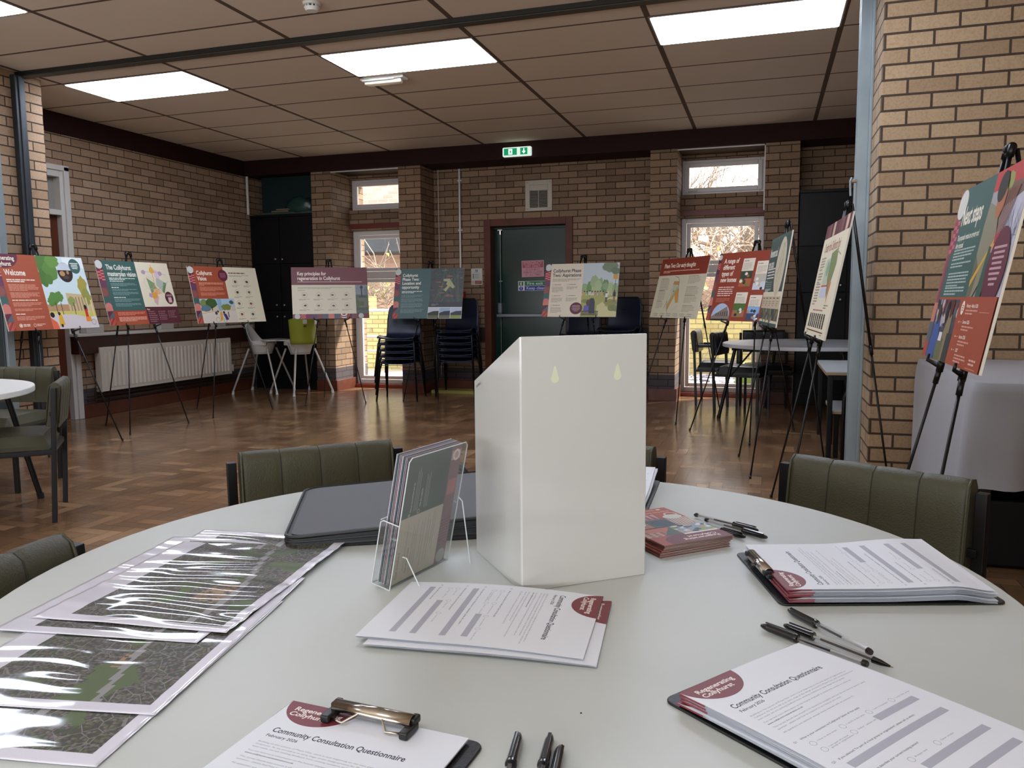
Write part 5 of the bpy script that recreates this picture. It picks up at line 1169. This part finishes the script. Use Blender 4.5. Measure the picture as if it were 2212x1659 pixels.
# clear acrylic leaflet holder
def leaflet_holder():
    BL = Vector((-.538, 1.062, TZ)); BR_ = Vector((-.507, 1.22, TZ)); r = (BR_-BL).normalized(); n = Vector((r.y, -r.x, 0))
    lean = .044/.208; u = (Vector((0, 0, 1))+n*lean).normalized(); w = (BR_-BL).length; nn = r.cross(u)  # nn faces the camera side
    M = Matrix(((r.x, u.x, nn.x, BL.x), (r.y, u.y, nn.y, BL.y), (r.z, u.z, nn.z, BL.z), (0, 0, 0, 1)))
    t = thing('leaflet_holder', 'clear acrylic leaflet holder standing left of the tall white holder', 'leaflet holder', M=M)
    CL = glass_mat('clear_acrylic', (.95, .96, .96), base=.07, rough=.03); ED = mat('acrylic_edge', '#cfd6d6', rough=.25); 
    H = .213; D = .034; TH = .105
    a = MB(); a.box((0, 0, -.0), (w, H, .0022), CL); a.build('back_panel', t)
    a = MB(); a.tube([(0, 0, .001), (0, H-.006, .001), (.006, H, .001), (w-.006, H, .001), (w, H-.006, .001), (w, 0, .001)], .0010, ED, 5); a.tube([(0, 0, .001), (w, 0, .001)], .0014, ED, 5); a.build('panel_edge', t)
    a = MB(); a.box((0, 0, -D), (w, TH, -D+.002), CL); a.box((0, 0, -D), (.002, TH, 0), CL); a.box((w-.002, 0, -D), (w, TH, 0), CL); a.box((0, 0, -D), (w, .002, 0), CL); a.build('pocket', t)
    a = MB()
    for x in (0, w): a.tube([(x, 0, 0), (x, 0, -D), (x, TH-.004, -D), (x, TH, -D+.005), (x, TH, 0)], .0010, ED, 5)
    a.tube([(0, 0, -D), (w, 0, -D)], .001, ED, 5); a.tube([(0, TH, -D), (.04, TH, -D), (.045, TH-.03, -D), (w-.045, TH-.03, -D), (w-.04, TH, -D), (w, TH, -D)], .001, ED, 5); a.build('pocket_edge', t)
    Mi = M.inverted()
    a = MB()
    for x, dx in ((w, .0), (.02, 0.)):
        p1 = Mi @ (M @ Vector((x, 0, .001))+n*.0); foot = M @ Vector((x, 0, 0))+n*.046; foot.z = TZ+.001; hh = .115 if x == w else .05
        top = Vector((x, hh, .002)); f = Mi @ foot; a.tube([top, top.lerp(f, .08)+Vector((0, .004, .004)), f], .0011, ED, 5)
    a.build('rear_support', t)
    # leaflets standing in the pocket
    proto = None
    for i in range(9):
        z = -.004-.0028*i
        lt = thing('leaflet', 'standing leaflet behind the front one in the clear acrylic holder', 'leaflet', M=M @ Matrix.Translation((.006, .003, z)), group='leaflets in the clear holder')
        if i == 0: lt['label'] = 'standing leaflet facing the camera in clear acrylic holder, dark green over cream'
        a = MB(); a.box((0, 0, -.0012), (.148, .208, 0), [ink('#c2bcc4'), ink('#a08088'), ink('#8a9498'), ink('#4c5a64')][i % 4] if i else ink('#3c4854')); a.build('sheets', lt)
        if i == 0:
            s = Sheet(148, 208, '#c9bfb0', dz=.05); s.rect(0, 0, 148, 100, '#53605c'); s.rect(118, 0, 148, 208, '#8a6a70')
            s.rect(120, 10, 146, 26, '#c9a8a4'); s.ring(134, 18, 10, 4, '#efe0da'); s.rect(122, 60, 146, 86, '#b87a7c'); s.ell(134, 196, 13, 12, '#a8a8a0')
            for i_ in range(8): s.rect(118, 130+i_*5, 148, 132+i_*5, '#7a5060')
            s.text('Find out more and have your say', 26, 92, 3.4, '#dfe2dc', off=.015, rot=True, width=48); s.text('Visit the website', 50, 88, 3.4, '#dfe2dc', off=.015, rot=True, width=30)
            s.ring(46, 95, 3.4, .6, '#dfe2dc', n=16); s.ell(22, 97, 3, 3, '#9aa39f', n=12)
            for x, l in ((32, 70), (36, 74), (40, 66), (58, 60), (62, 56), (66, 62)): s.rect(x, 96-l, x+1.1, 92, '#a6aeaa')
            s.text('Get involved', 14, 200, 7, '#8a7c78', off=.012, rot=True, width=44); s.text('Come along to an event', 36, 196, 3.4, '#6a5e5c', off=.015, rot=True, width=42)
            for x, y0, y1 in ((26, 112, 190), (42, 118, 196), (47, 124, 196), (52, 110, 190), (64, 116, 180), (70, 112, 196), (80, 108, 186), (86, 118, 190), (94, 106, 170), (99, 110, 176)): s.rect(x, y0, x+1.2, y1, '#a0948c')
            s.build('printed_face', lt, Matrix(((1, 0, 0, 0), (0, 1, 0, .208), (0, 0, 1, .0002), (0, 0, 0, 1))))
leaflet_holder()
# black zipped portfolio case
def portfolio():
    FL = Vector((-.808, 1.19, TZ)); r = Vector((.895, .446, 0)).normalized(); b = Vector((-r.y, r.x, 0)); w, d = .455, .385
    M = Matrix(((r.x, b.x, 0, FL.x), (r.y, b.y, 0, FL.y), (0, 0, 1, FL.z), (0, 0, 0, 1)))
    t = thing('portfolio_case', 'black zipped portfolio case with grey top lying at far edge of the main table', 'portfolio', M=M)
    CB = mat('case_black', '#131416', rough=.5); CG = mat('case_grey_top', '#55565a', rough=.6, bump=.15, bscale=700)
    def outline(ins, rad=.03, n=6):
        P = []
        for cx, cy, a0 in ((w-ins-rad, d-ins-rad, 0), (ins+rad, d-ins-rad, 90), (ins+rad, ins+rad, 180), (w-ins-rad, ins+rad, 270)):
            for i in range(n+1): an = R(a0+90*i/n); P.append((cx+rad*math.cos(an), cy+rad*math.sin(an)))
        return P
    zt = lambda x: .020+.026*max(0, x)/w
    a = MB(); P = outline(0); n = len(P)
    vs = [(x, y, .0) for x, y in P]+[(x, y, zt(x)*.30) for x, y in P]+[(x, y, zt(x)) for x, y in P]
    a.add(vs, [tuple(range(n))[::-1], tuple(range(2*n, 3*n))]+[(k*n+i, k*n+(i+1) % n, (k+1)*n+(i+1) % n, (k+1)*n+i) for k in (0, 1) for i in range(n)], CB); a.build('body', t, bevel=.003)
    a = MB(); P = outline(.010, .024); a.add([(x, y, zt(x)+.0015) for x, y in P], [tuple(range(n))], CG); a.build('top_panel', t)
    for q, rr in ((1.0, .0035), (.28, .003)):
        a = MB(); P = outline(.001); a.tube([(x, y, zt(x)*q) for x, y in P], rr, CB, 6, closed=True); a.build('piping', t)
    a = MB(); a.tube([(x, y, zt(x)*.62) for x, y in outline(-.001)], .0018, mat('zip_grey', '#2a2c30', rough=.4, metal=.5), 5, closed=True); a.build('zip', t)
    a = MB(); cx = w*.66
    pts = [(cx-.07, d+.0, .03), (cx-.06, d+.02, .045), (cx-.03, d+.035, .062), (cx+.03, d+.035, .062), (cx+.06, d+.02, .045), (cx+.07, d, .03)]
    a.tube(pts, [.006, .008, .010, .010, .008, .006], CB, 10); a.build('handle', t, smooth=True)
portfolio()
# laminated aerial photographs
def aerial_mat(seed):
    m = bpy.data.materials.new('aerial_print_%d' % seed); m.use_nodes = True; nt = m.node_tree; b = nt.nodes['Principled BSDF']; b.inputs['Roughness'].default_value = .5
    b.inputs['Coat Weight'].default_value = 1; b.inputs['Coat Roughness'].default_value = .05
    tc = nt.nodes.new('ShaderNodeTexCoord'); mp = nt.nodes.new('ShaderNodeMapping'); nt.links.new(tc.outputs['Object'], mp.inputs[0]); mp.inputs['Location'].default_value = (seed*.02, 0, 0)
    def tex(t, **k):
        n = nt.nodes.new(t); nt.links.new(mp.outputs[0], n.inputs['Vector'])
        for q, v in k.items(): n.inputs[q.replace('_', ' ')].default_value = v
        return n
    big = tex('ShaderNodeTexNoise', Scale=11, Detail=3); fine = tex('ShaderNodeTexNoise', Scale=160, Detail=5)
    v1 = tex('ShaderNodeTexVoronoi', Scale=210); v1.distance = 'CHEBYCHEV'
    v2 = tex('ShaderNodeTexVoronoi', Scale=48); v2.feature = 'DISTANCE_TO_EDGE'
    r1 = nt.nodes.new('ShaderNodeValToRGB'); e = r1.color_ramp; e.elements[0].position = .40; e.elements[0].color = lin('#39481f'); e.elements[1].position = .60; e.elements[1].color = lin('#6c6862')
    x = e.elements.new(.47); x.color = lin('#64782e'); x = e.elements.new(.52); x.color = lin('#5c5a50')
    nt.links.new(big.outputs['Fac'], r1.inputs[0])
    def mix(f, A, B, mode='MIX'):
        n = nt.nodes.new('ShaderNodeMix'); n.data_type = 'RGBA'; n.blend_type = mode
        if isinstance(f, float): n.inputs[0].default_value = f
        else: nt.links.new(f, n.inputs[0])
        for i, q in ((6, A), (7, B)):
            if isinstance(q, tuple): n.inputs[i].default_value = q
            else: nt.links.new(q, n.inputs[i])
        return n.outputs[2]
    hsv = nt.nodes.new('ShaderNodeSeparateColor'); nt.links.new(v1.outputs['Color'], hsv.inputs[0])
    c = mix(math_n(nt, 'GREATER_THAN', hsv.outputs[0], .62), r1.outputs[0], lin('#837b74'))
    c = mix(math_n(nt, 'GREATER_THAN', hsv.outputs[1], .86), c, lin('#75604f'))
    c = mix(math_n(nt, 'GREATER_THAN', v1.outputs['Distance'], .42), c, lin('#383a2c'))
    c = mix(math_n(nt, 'LESS_THAN', v2.outputs['Distance'], .022), c, lin('#96958f'))
    c = mix(.9, c, mix(fine.outputs['Fac'], lin('#404040'), lin('#ffffff')), 'MULTIPLY')
    nt.links.new(c, b.inputs['Base Color'])
    return m
LAM = mat('laminated_white', '#dcdce8', rough=.4, coat=1); MATS['laminated_white'].node_tree.nodes['Principled BSDF'].inputs['Coat Roughness'].default_value = .04
def aerial_print(label, nr, ang, z, seed, amp=1.0):
    # nr = near right corner; long axis runs away from the camera
    w, l = .297, .42; t = thing('aerial_photo_print', label, 'print', (nr[0], nr[1], TZ+z), ang, 'laminated aerial photo prints')
    AM = aerial_mat(seed); nu, nv = 50, 110; bw = .020; tan_ = ink('#9a7a58'); rd = ink('#8d8c8c'); gr = ink('#465c28'); rn = random.Random(seed)
    for q in ('print_9a7a58', 'print_8d8c8c', 'print_465c28'):
        bb = MATS[q].node_tree.nodes['Principled BSDF']; bb.inputs['Coat Weight'].default_value = 1; bb.inputs['Coat Roughness'].default_value = .05
    def zf(u, v):
        x, y = u*w, v*l; e = min(u, 1-u, v, 1-v)
        s = .0006*math.sin(y*190+5*noise.noise(Vector((x*7, y*9, seed))))*(.5+noise.noise(Vector((x*9, y*5, seed+4))))+.0011*noise.noise(Vector((x*10, y*34, seed+9)))+.0018*noise.noise(Vector((x*4, y*9, seed)))
        return .0022+s*amp + (.003*max(0, (v-.85)/.15)*amp)
    a = MB(); vs = [(-w+u/nu*w, v/nv*l, zf(u/nu, v/nv)) for v in range(nv+1) for u in range(nu+1)]; fb = []; fi = []; ft = []; fr = []; fg = []
    for v in range(nv):
        for u in range(nu):
            f = (v*(nu+1)+u, v*(nu+1)+u+1, (v+1)*(nu+1)+u+1, (v+1)*(nu+1)+u); x = (u+.5)/nu*w; y = (v+.5)/nv*l
            if x > w-bw*.9 or y < bw or y > l-bw or x < bw*2.4: fb.append(f); continue
            px_, py_ = x/w, y/l
            road = .72+.10*math.sin(py_*4.2+seed*.3)-.12*max(0, .5-py_)
            if abs(px_-road) < .016: fr.append(f)
            elif .60+.25*(py_-.28) < px_ < road-.02 and .26 < py_+.12*px_ -.05 < .44 and noise.noise(Vector((px_*14, py_*70, 3))) > -.12: ft.append(f)
            elif noise.noise(Vector((px_*5, py_*9, seed*1.7)))+(.22 if px_ > road and py_ > .5 else 0) > .40: fg.append(f)
            else: fi.append(f)
    a.add(vs, fb, LAM); o = 0; k = len(a.f)
    for fs, m in ((fi, AM), (fr, rd), (ft, tan_), (fg, gr)):
        mi = a.mi(m)
        for f in fs: a.f.append(list(f)); a.m.append(mi)
    a.build('laminated_sheet', t, smooth=True, solid=.0004)
    # white street lettering and a pale corner mark
    s = Sheet(60, 8, '#dcdce8', dz=.05)
    return t
aerial_print('topmost laminated aerial photo print, upper end under the black portfolio case', (-.667, .846), R(6.5), .0052, 3, 1.15)
aerial_print('laminated aerial photo print second from top, showing along front edge below topmost one', (-.686, .812), R(8.5), .0034, 5, .45)
aerial_print('laminated aerial photo print with its long right edge bare, under the upper two', (-.609, .652), R(10.5), .0017, 8, .42)
aerial_print('lowest laminated aerial photo print at bottom left corner of photo', (-.596, .560), R(9.5), .0, 13, .42)
# questionnaires
INK1, INK2, INK3 = '#2e2d42', '#55555e', '#8a8a92'
GREYB = '#adb0be'
def page_sheet(full=True):
    s = Sheet(210, 297, PAPER, dz=.045, sub=24)
    s.disc(42, -2, 42, '#7a333c')
    if not full: return s
    s.text('Regenerating\nCollyhurst', 42, 16, 7.6, '#f0e6e0', off=.03, width=58, align='c')
    s.text('Community Consultation Questionnaire', 18, 60, 8.6, INK1, off=.018, width=152)
    s.text('February 2026', 18, 69, 4.6, INK1, off=.012)
    y = 80
    def P(lines, col=INK3, off=0.0):
        nonlocal y
        for l in lines: s.text(l, 18, y, 2.15, col, off=off, width=min(172, len(l)*1.72)); y += 4.6
        y += 2.2
    P(['Building on the success of Phase One, work is now beginning on the next phase of regeneration in', 'Collyhurst. As we are still at an early stage of the design process for Phase Two, and no decisions have', 'been made, we are seeking feedback from existing residents to help shape the proposals.'])
    P(['You can find more information on the boards displayed at community events or online at:']); y -= 2.2
    P(['www.collyhurst-regeneration.co.uk'], INK2, .02)
    P(['This survey should take around 5-10 minutes to complete, and you do not need to answer every', 'question - please feel free to respond to as many as you want.'])
    P(['All questions are optional, except those marked with an asterisk (*).'])
    def Q(n, tx, yy, w): s.text('Q'+str(n), 10, yy, 2.6, INK2, off=.0); s.text(tx, 20, yy, 2.5, INK2, off=.01, width=w)
    def O(x, yy, tx): s.ring(x, yy, 3.6, .45, '#9a98a4', n=18); s.text(tx, x+7, yy+.6, 2.0, INK3, off=0, width=min(36, len(tx)*1.7))
    def B(x0, yy, x1): s.rect(x0, yy, x1, yy+9, GREYB, sub=24)
    Q(1, 'What is your connection to Collyhurst? Select all that apply', 136, 98)
    O(24, 146, 'I live in the area'); O(72, 146, 'I work in the area'); O(118, 146, 'I own a business'); O(160, 146, 'I visit the area'); O(24, 158, 'I am part of a local\ngroup or organisation'); O(72, 158, 'Other - please tell us'); B(112, 153, 186)
    Q(2, "If you selected 'I'm part of a local group or organisation', please tell us which:", 176, 130); B(20, 182, 188)
    Q(3, 'What best describes your current housing tenure?', 204, 84); O(24, 214, 'Social rent'); O(72, 214, 'Private rent'); O(118, 214, 'Owner occupier'); O(24, 226, 'Other - please say'); B(72, 222, 188)
    Q(4, 'Please tell us your postcode:', 244, 50); B(20, 250, 188)
    return s
def booklet(label, tl, ang, z, deform, full=True, group=None, th=.0007):
    """tl = world position of the page's top left corner; ang = direction of the page's x axis"""
    t = thing('questionnaire', label, 'questionnaire', (tl[0], tl[1], z), ang, group)
    s = page_sheet(full); s.build('printed_page', t, deform=deform)
    a = MB(); nu, nv = 14, 20
    for k in range(2):
        zz = -.0005-k*.0011
        vs = [(i/nu*.210, -j/nv*.297, zz+deform(i/nu*210, j/nv*297)/1000*(1-.12*k)) for j in range(nv+1) for i in range(nu+1)]
        a.add(vs, [(j*(nu+1)+i, (j+1)*(nu+1)+i, (j+1)*(nu+1)+i+1, j*(nu+1)+i+1) for j in range(nv) for i in range(nu)], PAPER)
    a.build('inner_pages', t)
    a = MB(); mr = ink('#7a333c')
    pts = [(i*84/8, 0) for i in range(9)]
    for side in (0, 1):
        seg = [(x/1000, .0003) for x, _ in pts] if side == 0 else [(-.0003, -y/1000) for y in (0, 12, 24, 36)]
        vs = [];
        for x, y in seg:
            zz = deform(max(0, x)*1000, max(0, -y)*1000)/1000; vs += [(x, y, zz), (x, y, zz-.0019)]
        a.add(vs, [(2*i, 2*i+1, 2*i+3, 2*i+2) for i in range(len(seg)-1)], mr)
    a.build('coloured_edge', t)
    return t
def clipboard(name_label, tl, ang, ext=(.012, .012), w=.236, l=.325, clip=True):
    """tl = top left corner of the board"""
    t = thing('clipboard', name_label, 'clipboard', (tl[0], tl[1], TZ), ang, 'black clipboards on the main table')
    r_ = .012; P = []
    for cx, cy, a0 in ((w-r_, -r_, 0), (r_, -r_, 90), (r_, -l+r_, 180), (w-r_, -l+r_, 270)):
        for i in range(6): an = R(a0+90*i/5); P.append((cx+r_*math.cos(an), cy+r_*math.sin(an)))
    a = MB(); a.prism(P, .0003, .0035, VBLK); a.build('board', t, bevel=.0012)
    return t
def clip_parts(t, cx, cy, z, k=1.0):
    """metal spring clip across the top of a clipboard, centred at cx, cy (board frame)"""
    ME = mat('nickel_steel', '#b9b2a8', rough=.18, metal=1); BP = mat('black_clip_plastic', '#111214', rough=.4)
    a = MB(); n = 14; hw = .046; rad = .0075
    prof = [(cy+rad*math.cos(R(200*i/n-20)), z+.007+rad*math.sin(R(200*i/n-20))) for i in range(n+1)]
    vs = [(cx+sx*hw, y, zz) for y, zz in prof for sx in (-1, 1)]; a.add(vs, [(2*i, 2*i+1, 2*i+3, 2*i+2) for i in range(n)], ME); a.build('clip_bar', t, smooth=True, solid=.0012)
    a = MB(); a.tube([(cx-hw+.004, cy-.016, z+.003), (cx-hw*.55, cy-.020, z+.004), (cx-.012, cy-.004, z+.010), (cx+.012, cy-.004, z+.010), (cx+hw*.55, cy-.020, z+.004), (cx+hw-.004, cy-.016, z+.003)], .0014, ME, 8); a.tube([(cx-hw, cy+.004, z+.006), (cx+hw, cy+.004, z+.006)], .0016, ME, 8); a.build('spring_wire', t, smooth=True)
    for sx in (-1, 1):
        a = MB(); a.box((cx+sx*hw-.005, cy-.022, z), (cx+sx*hw+.005, cy+.004, z+.008), BP); a.box((cx+sx*hw-.004, cy-.004, z+.005), (cx+sx*hw+.004, cy+.010, z+.013), BP); a.build('corner_cap', t, bevel=.0018)
    a = MB(); a.cone((cx, cy+.009, z+.006), (cx, cy+.0135, z+.006), .004, .0025, BP, 10); a.build('rivet', t)
def stack(n, tl, ang, z0, dz, dfm, labs, group, jit=1.0, seed=1):
    rn = random.Random(seed); X = Vector((math.cos(ang), math.sin(ang))); Y = Vector((-math.sin(ang), math.cos(ang)))
    low = None
    for k in range(n):
        top = k == n-1; dx, dy, da = (0, 0, 0) if top else (rn.uniform(-.003, .003)*jit, rn.uniform(-.004, .0015)*jit, rn.uniform(-.6, .6)*jit)
        p = (tl[0]+X.x*dx+Y.x*dy, tl[1]+X.y*dx+Y.y*dy); z = TZ+z0+k*dz
        if top: booklet(labs[-1], p, ang, z, dfm, True, group)
        elif low is None: low = booklet(labs[0], p, ang+R(da), z, dfm, False, group)
        else: dup(low, labs[min(k, len(labs)-2)], loc=(p[0], p[1], z), rz=ang+R(da))
def sm(x): x = max(0, min(1, x)); return x*x*(3-2*x)
ords = ['lowest', 'second from bottom', 'third from bottom', 'fourth from bottom', 'fifth from bottom', 'sixth from bottom']
# centre pair
dC = lambda x, y: 7*math.sin(math.pi*min(1, max(0, y/297)))*.8*(1-.25*x/210)+2.5*(x/210)*sm((y-200)/97)
angC = math.atan2(.881-1.112, -.199+.217)
tlC = (-.217, 1.113)
booklet('under one of two questionnaires lying loose at table centre, maroon corner showing', (-.2035, 1.106), angC+R(1.2), TZ+.0035, dC, True, 'loose questionnaires at table centre')
booklet('upper of two questionnaires lying loose at table centre, in front of white holder', tlC, angC, TZ+.0068, dC, True, 'loose questionnaires at table centre')
# right front clipboard
angR = R(53); clipboard('black clipboard at bottom right corner of photo, under a questionnaire stack', (-.098, .842), angR)
dR = lambda x, y: 3.0*math.sin(math.pi*min(1, y/297))+1.5*math.sin(x/210*3.1)
stack(5, (-.079, .828), angR, .006, .0034, dR, ['%s questionnaire in stack on bottom right clipboard' % o for o in ords[:4]]+['topmost questionnaire on bottom right clipboard, title clearly readable'], 'questionnaires on bottom right clipboard', seed=2)
# far right clipboard
angF = R(107.3); t = clipboard('black clipboard at right edge of table, beyond the bottom right one', (.030, 1.162), angF)
clip_parts(t, .118, -.006, .016)
dF = lambda x, y: 9*sm((y-120)/150)*(.4+.6*x/210)-8*sm((y-235)/62)*(1-.8*x/210)+2
stack(6, (.038, 1.166), angF, .006, .0034, dF, ['%s questionnaire in stack on right edge clipboard' % o for o in ords[:5]]+['topmost questionnaire on right edge clipboard, its far end lifting in a wave'], 'questionnaires on right edge clipboard', seed=4)
# front clipboard
angQ = R(-4); t = clipboard('black clipboard at bottom edge of photo with silver spring clip', (-.4865, .7195), angQ, w=.232)
clip_parts(t, .112, -.012, .0085)
booklet('questionnaire held by silver clip on clipboard at bottom edge of photo', (-.4805, .7145), angQ, TZ+.0075, lambda x, y: 1.0*math.sin(math.pi*min(1, y/297)), True)
# clipboard behind the white holder
angB = R(182); t = clipboard('black clipboard mostly hidden behind tall white holder at far side of table', (-.222, 1.60), angB, l=.315)
t.location = (-.222, 1.588, TZ)
dB = lambda x, y: 22*sm((y-110)/187)*(1-.1*x/210)
stack(4, (-.232, 1.590), angB, .006, .0036, dB, ['%s questionnaire on clipboard behind white holder' % o for o in ords[:3]]+['topmost questionnaire behind white holder, its far end curling up'], 'questionnaires behind white holder', seed=7)
# leaflets stack
def cover():
    s = Sheet(148, 210, '#a8492f', dz=.05)
    s.rect(0, 0, 148, 46, '#a04632'); s.ell(62, 20, 66, 30, '#6c2b36', n=36); s.rect(0, 0, 128, 20, '#6c2b36'); s.text('Regenerating\nCollyhurst', 18, 18, 9, '#f0ddd0', off=.035, width=76)
    s.rect(0, 46, 74, 92, '#8fa0a8'); s.clip = (0, 46, 74, 92)
    for i in range(26): s.blob(s.rnd.uniform(0, 74), s.rnd.uniform(50, 90), 7, 5, ['#d8dce4', '#4a5a78', '#8aa04c', '#c8a084', '#e6e2dc', '#2c3444'][i % 6], n=7)
    s.clip = None
    s.rect(0, 40, 74, 46, '#e8e0e0'); s.rect(74, 46, 148, 92, '#4a5c58'); s.poly([(74, 92), (111, 46), (148, 92)], '#b86a58'); s.rect(111, 46, 148, 70, '#c98a78')
    for i in range(4):
        for j in range(3): s.rect(90+i*14, 48+j*8, 97+i*14, 52+j*8, '#3f6058')
    s.rect(0, 92, 50, 138, '#b9b3a8'); s.ell(26, 116, 22, 20, '#c9d0c6')
    for i in range(8): s.poly([(4+i*6, 136), (10+i*6, 94), (13+i*6, 94), (7+i*6, 136)], '#b0766a')
    s.ell(26, 146, 20, 14, '#c9d0c6'); s.rect(50, 92, 100, 138, '#3f5550'); s.ell(72, 116, 22, 20, '#2c4250'); s.rect(98, 92, 148, 138, '#7a4038')
    for i in range(6): s.line([(100, 98+i*7), (112, 101+i*7), (124, 98+i*7), (136, 101+i*7), (148, 98+i*7)], 2, '#e0c9a8')
    s.rect(50, 138, 148, 176, '#8a5058')
    for i in range(7): s.poly([(52+i*13, 174), (58+i*13, 140), (62+i*13, 174)], '#d09a94')
    s.ell(122, 124, 18, 16, '#e4d2b8'); s.ell(122, 124, 14, 12, '#9fb4cc'); s.ell(118, 122, 6, 5, '#8a3040'); s.ell(127, 127, 6, 4, '#4a6a8a')
    s.ring(20, 160, 14, 4, '#e0c9b8'); s.rect(0, 178, 148, 210, '#a8492f')
    s.text('Phase Two: Summary leaflet', 8, 186, 4.4, '#f0ddd0', off=.02, width=92); s.ell(22, 200, 5, 3.6, '#f0ddd0'); s.text('Northwards\nCommunities', 32, 199, 3, '#f0ddd0', off=.01, width=20)
    return s
ang_l = math.atan2(1.335-1.437, -.158+.046); tl_l = (-.046, 1.437)
low = None
NL = 16
for k in range(NL):
    rn = random.Random(k+40); o = .0 if k > 8 else .010; da = R(rn.uniform(-1.2, 1.2)) if k < NL-1 else 0
    if k in (7, 8): o = .006
    bend = lambda x, y: 0.0
    xx = tl_l[0]+rn.uniform(-.002, .002)-o*.55*1.0; yy = tl_l[1]+rn.uniform(-.002, .002)-o*.75; z = TZ+.001+k*.00125
    if low is None or k == NL-1:
        lt = thing('leaflet', 'topmost leaflet in the terracotta stack right of white holder', 'leaflet', (xx if k < NL-1 else tl_l[0], yy if k < NL-1 else tl_l[1], z), ang_l+da, 'terracotta leaflets stacked on table')
        a = MB(); 
        for q in range(2):
            zz = -.0009+q*.0007
            vs = [(i/8*.148, -j/8*.210, zz+bend(i/8*148, 0)/1000) for j in range(9) for i in range(9)]; a.add(vs, [(j*9+i, (j+1)*9+i, (j+1)*9+i+1, j*9+i+1) for j in range(8) for i in range(8)], ink('#a08a84') if q == 0 else ink('#a8705c'))
        vs = [];
        for i in range(9): zz = bend(i/8*148, 0)/1000; vs += [(i/8*.148, 0, zz-.0001), (i/8*.148, 0, zz-.0009)]
        a.add(vs, [(2*i, 2*i+1, 2*i+3, 2*i+2) for i in range(8)], ink('#a8948c'))
        a.build('pages', lt)
        s = cover(); s.build('cover', lt, deform=bend)
        if k < NL-1: low = lt; lt['label'] = 'leaflet inside the terracotta stack right of white holder, below its topmost one'
    else: dup(low, None, loc=(xx, yy, z), rz=ang_l+da)
# pens
CLP = glass_mat('clear_pen_plastic', (.96, .96, .97), base=.16, rough=.08); PB = mat('pen_black', '#0a0a0b', rough=.18, coat=.4); INKM = mat('pen_ink', '#191a1c', rough=.3); PLW = mat('pen_refill_pale', '#b9bcbd', rough=.3)
def make_pen(capped=True):
    t = thing('ballpoint_pen', 'pen', 'pen')
    a = MB(); a.cone((.0, 0, 0), (.118, 0, 0), .0041, .0041, CLP, 6); a.build('barrel', t)
    a = MB(); a.cone((.004, 0, 0), (.075, 0, 0), .0016, .0016, INKM, 8); a.cone((.075, 0, 0), (.114, 0, 0), .0016, .0016, PLW, 8); a.build('refill', t)
    a = MB(); a.tube([(.116, 0, 0), (.120, 0, 0), (.1225, 0, 0)], [.0042, .0042, .0034], PB, 10); a.build('end_plug', t)
    if capped:
        a = MB(); a.tube([(.030, 0, 0), (.026, 0, 0), (.0255, 0, 0), (-.012, 0, 0), (-.020, 0, 0), (-.0245, 0, 0)], [.0058, .0060, .0054, .0050, .0036, .0020], PB, 14); a.box((-.018, -.0017, .0046), (.026, .0017, .0066), PB); a.build('cap', t, smooth=False, bevel=.0003)
    else:
        a = MB(); a.tube([(.004, 0, 0), (-.006, 0, 0), (-.018, 0, 0)], [.0042, .0036, .0012], PB, 12); a.cone((-.018, 0, 0), (-.0215, 0, 0), .0010, .0004, mat('brass_tip', '#b8a878', metal=1, rough=.3), 8); a.build('tip', t)
        a = MB(); a.tube([(.085, 0, 0), (.089, 0, 0), (.090, 0, 0), (.118, 0, 0), (.126, 0, 0), (.130, 0, 0)], [.0058, .0060, .0054, .0050, .0036, .0020], PB, 14); a.box((.09, -.0017, .0046), (.124, .0017, .0066), PB); a.build('cap', t, bevel=.0003)
    return t
pen = make_pen(); pen['group'] = 'black capped pens on the table'; penu = make_pen(False)
def pen_pose(cap_xy, end_xy, z=.0062, dz=0, roll=20):
    c = Vector((cap_xy[0], cap_xy[1], TZ+z)); e = Vector((end_xy[0], end_xy[1], TZ+z+dz)); x = (e-c).normalized(); zz = Vector((0, 0, 1)); y = zz.cross(x).normalized(); zz = x.cross(y)
    M = Matrix(((x.x, y.x, zz.x, c.x), (x.y, y.y, zz.y, c.y), (x.z, y.z, zz.z, c.z), (0, 0, 0, 1))) @ Matrix.Translation((.0245, 0, 0)) @ Matrix.Rotation(R(roll), 4, 'X')
    return M
pl = [('capped pen in far group beside leaflets, farthest of them', (-.004, 1.523), (-.125, 1.603), 0, 0, 30), ('capped pen in far group beside leaflets, reaching nearest the clipboard', (.012, 1.482), (-.105, 1.573), 0, 0, -20), ('capped pen in far group lying closest along terracotta leaflets', (-.026, 1.474), (-.150, 1.568), 0, 0, 10),
 ('capped pen apart from its pair above the bottom right clipboard', (.040, 1.137), (.142, 1.013), 0, 0, 25), ('capped pen whose middle is covered by corner of bottom right questionnaire', (.004, 1.071), (.131, .984), 0, 0, -15),
 ('capped pen at bottom edge of photo, left and standing apart from the other two', (-.226, .724), (-.205, .585), 0, 0, 15), ('capped pen at bottom edge of photo, middle one of three', (-.195, .731), (-.178, .59), 0, 0, 0), ('capped pen at bottom edge of photo, rightmost and lowest', (-.181, .714), (-.162, .58), 0, 0, -30)]
for i, (lab, c, e, z, dz, ro) in enumerate(pl):
    if i == 0: pen.matrix_world = pen_pose(c, e, roll=ro); pen['label'] = lab
    else: dup(pen, lab, M=pen_pose(c, e, roll=ro))
penu.matrix_world = pen_pose((.155, .985), (.034, 1.079), .0065, 0, 40) ; penu['label'] = 'open pen with bare tip pointing right, above the bottom right clipboard'
a = MB(); a.cone((-.178, .792, TZ), (-.178, .792, TZ+.0008), .0012, .0008, PB, 8); tag(a.build('black_speck'), 'tiny black speck on bare table top near bottom centre', 'speck')
for nm in ('pen', ):
    pass
bpy.context.view_layer.update()
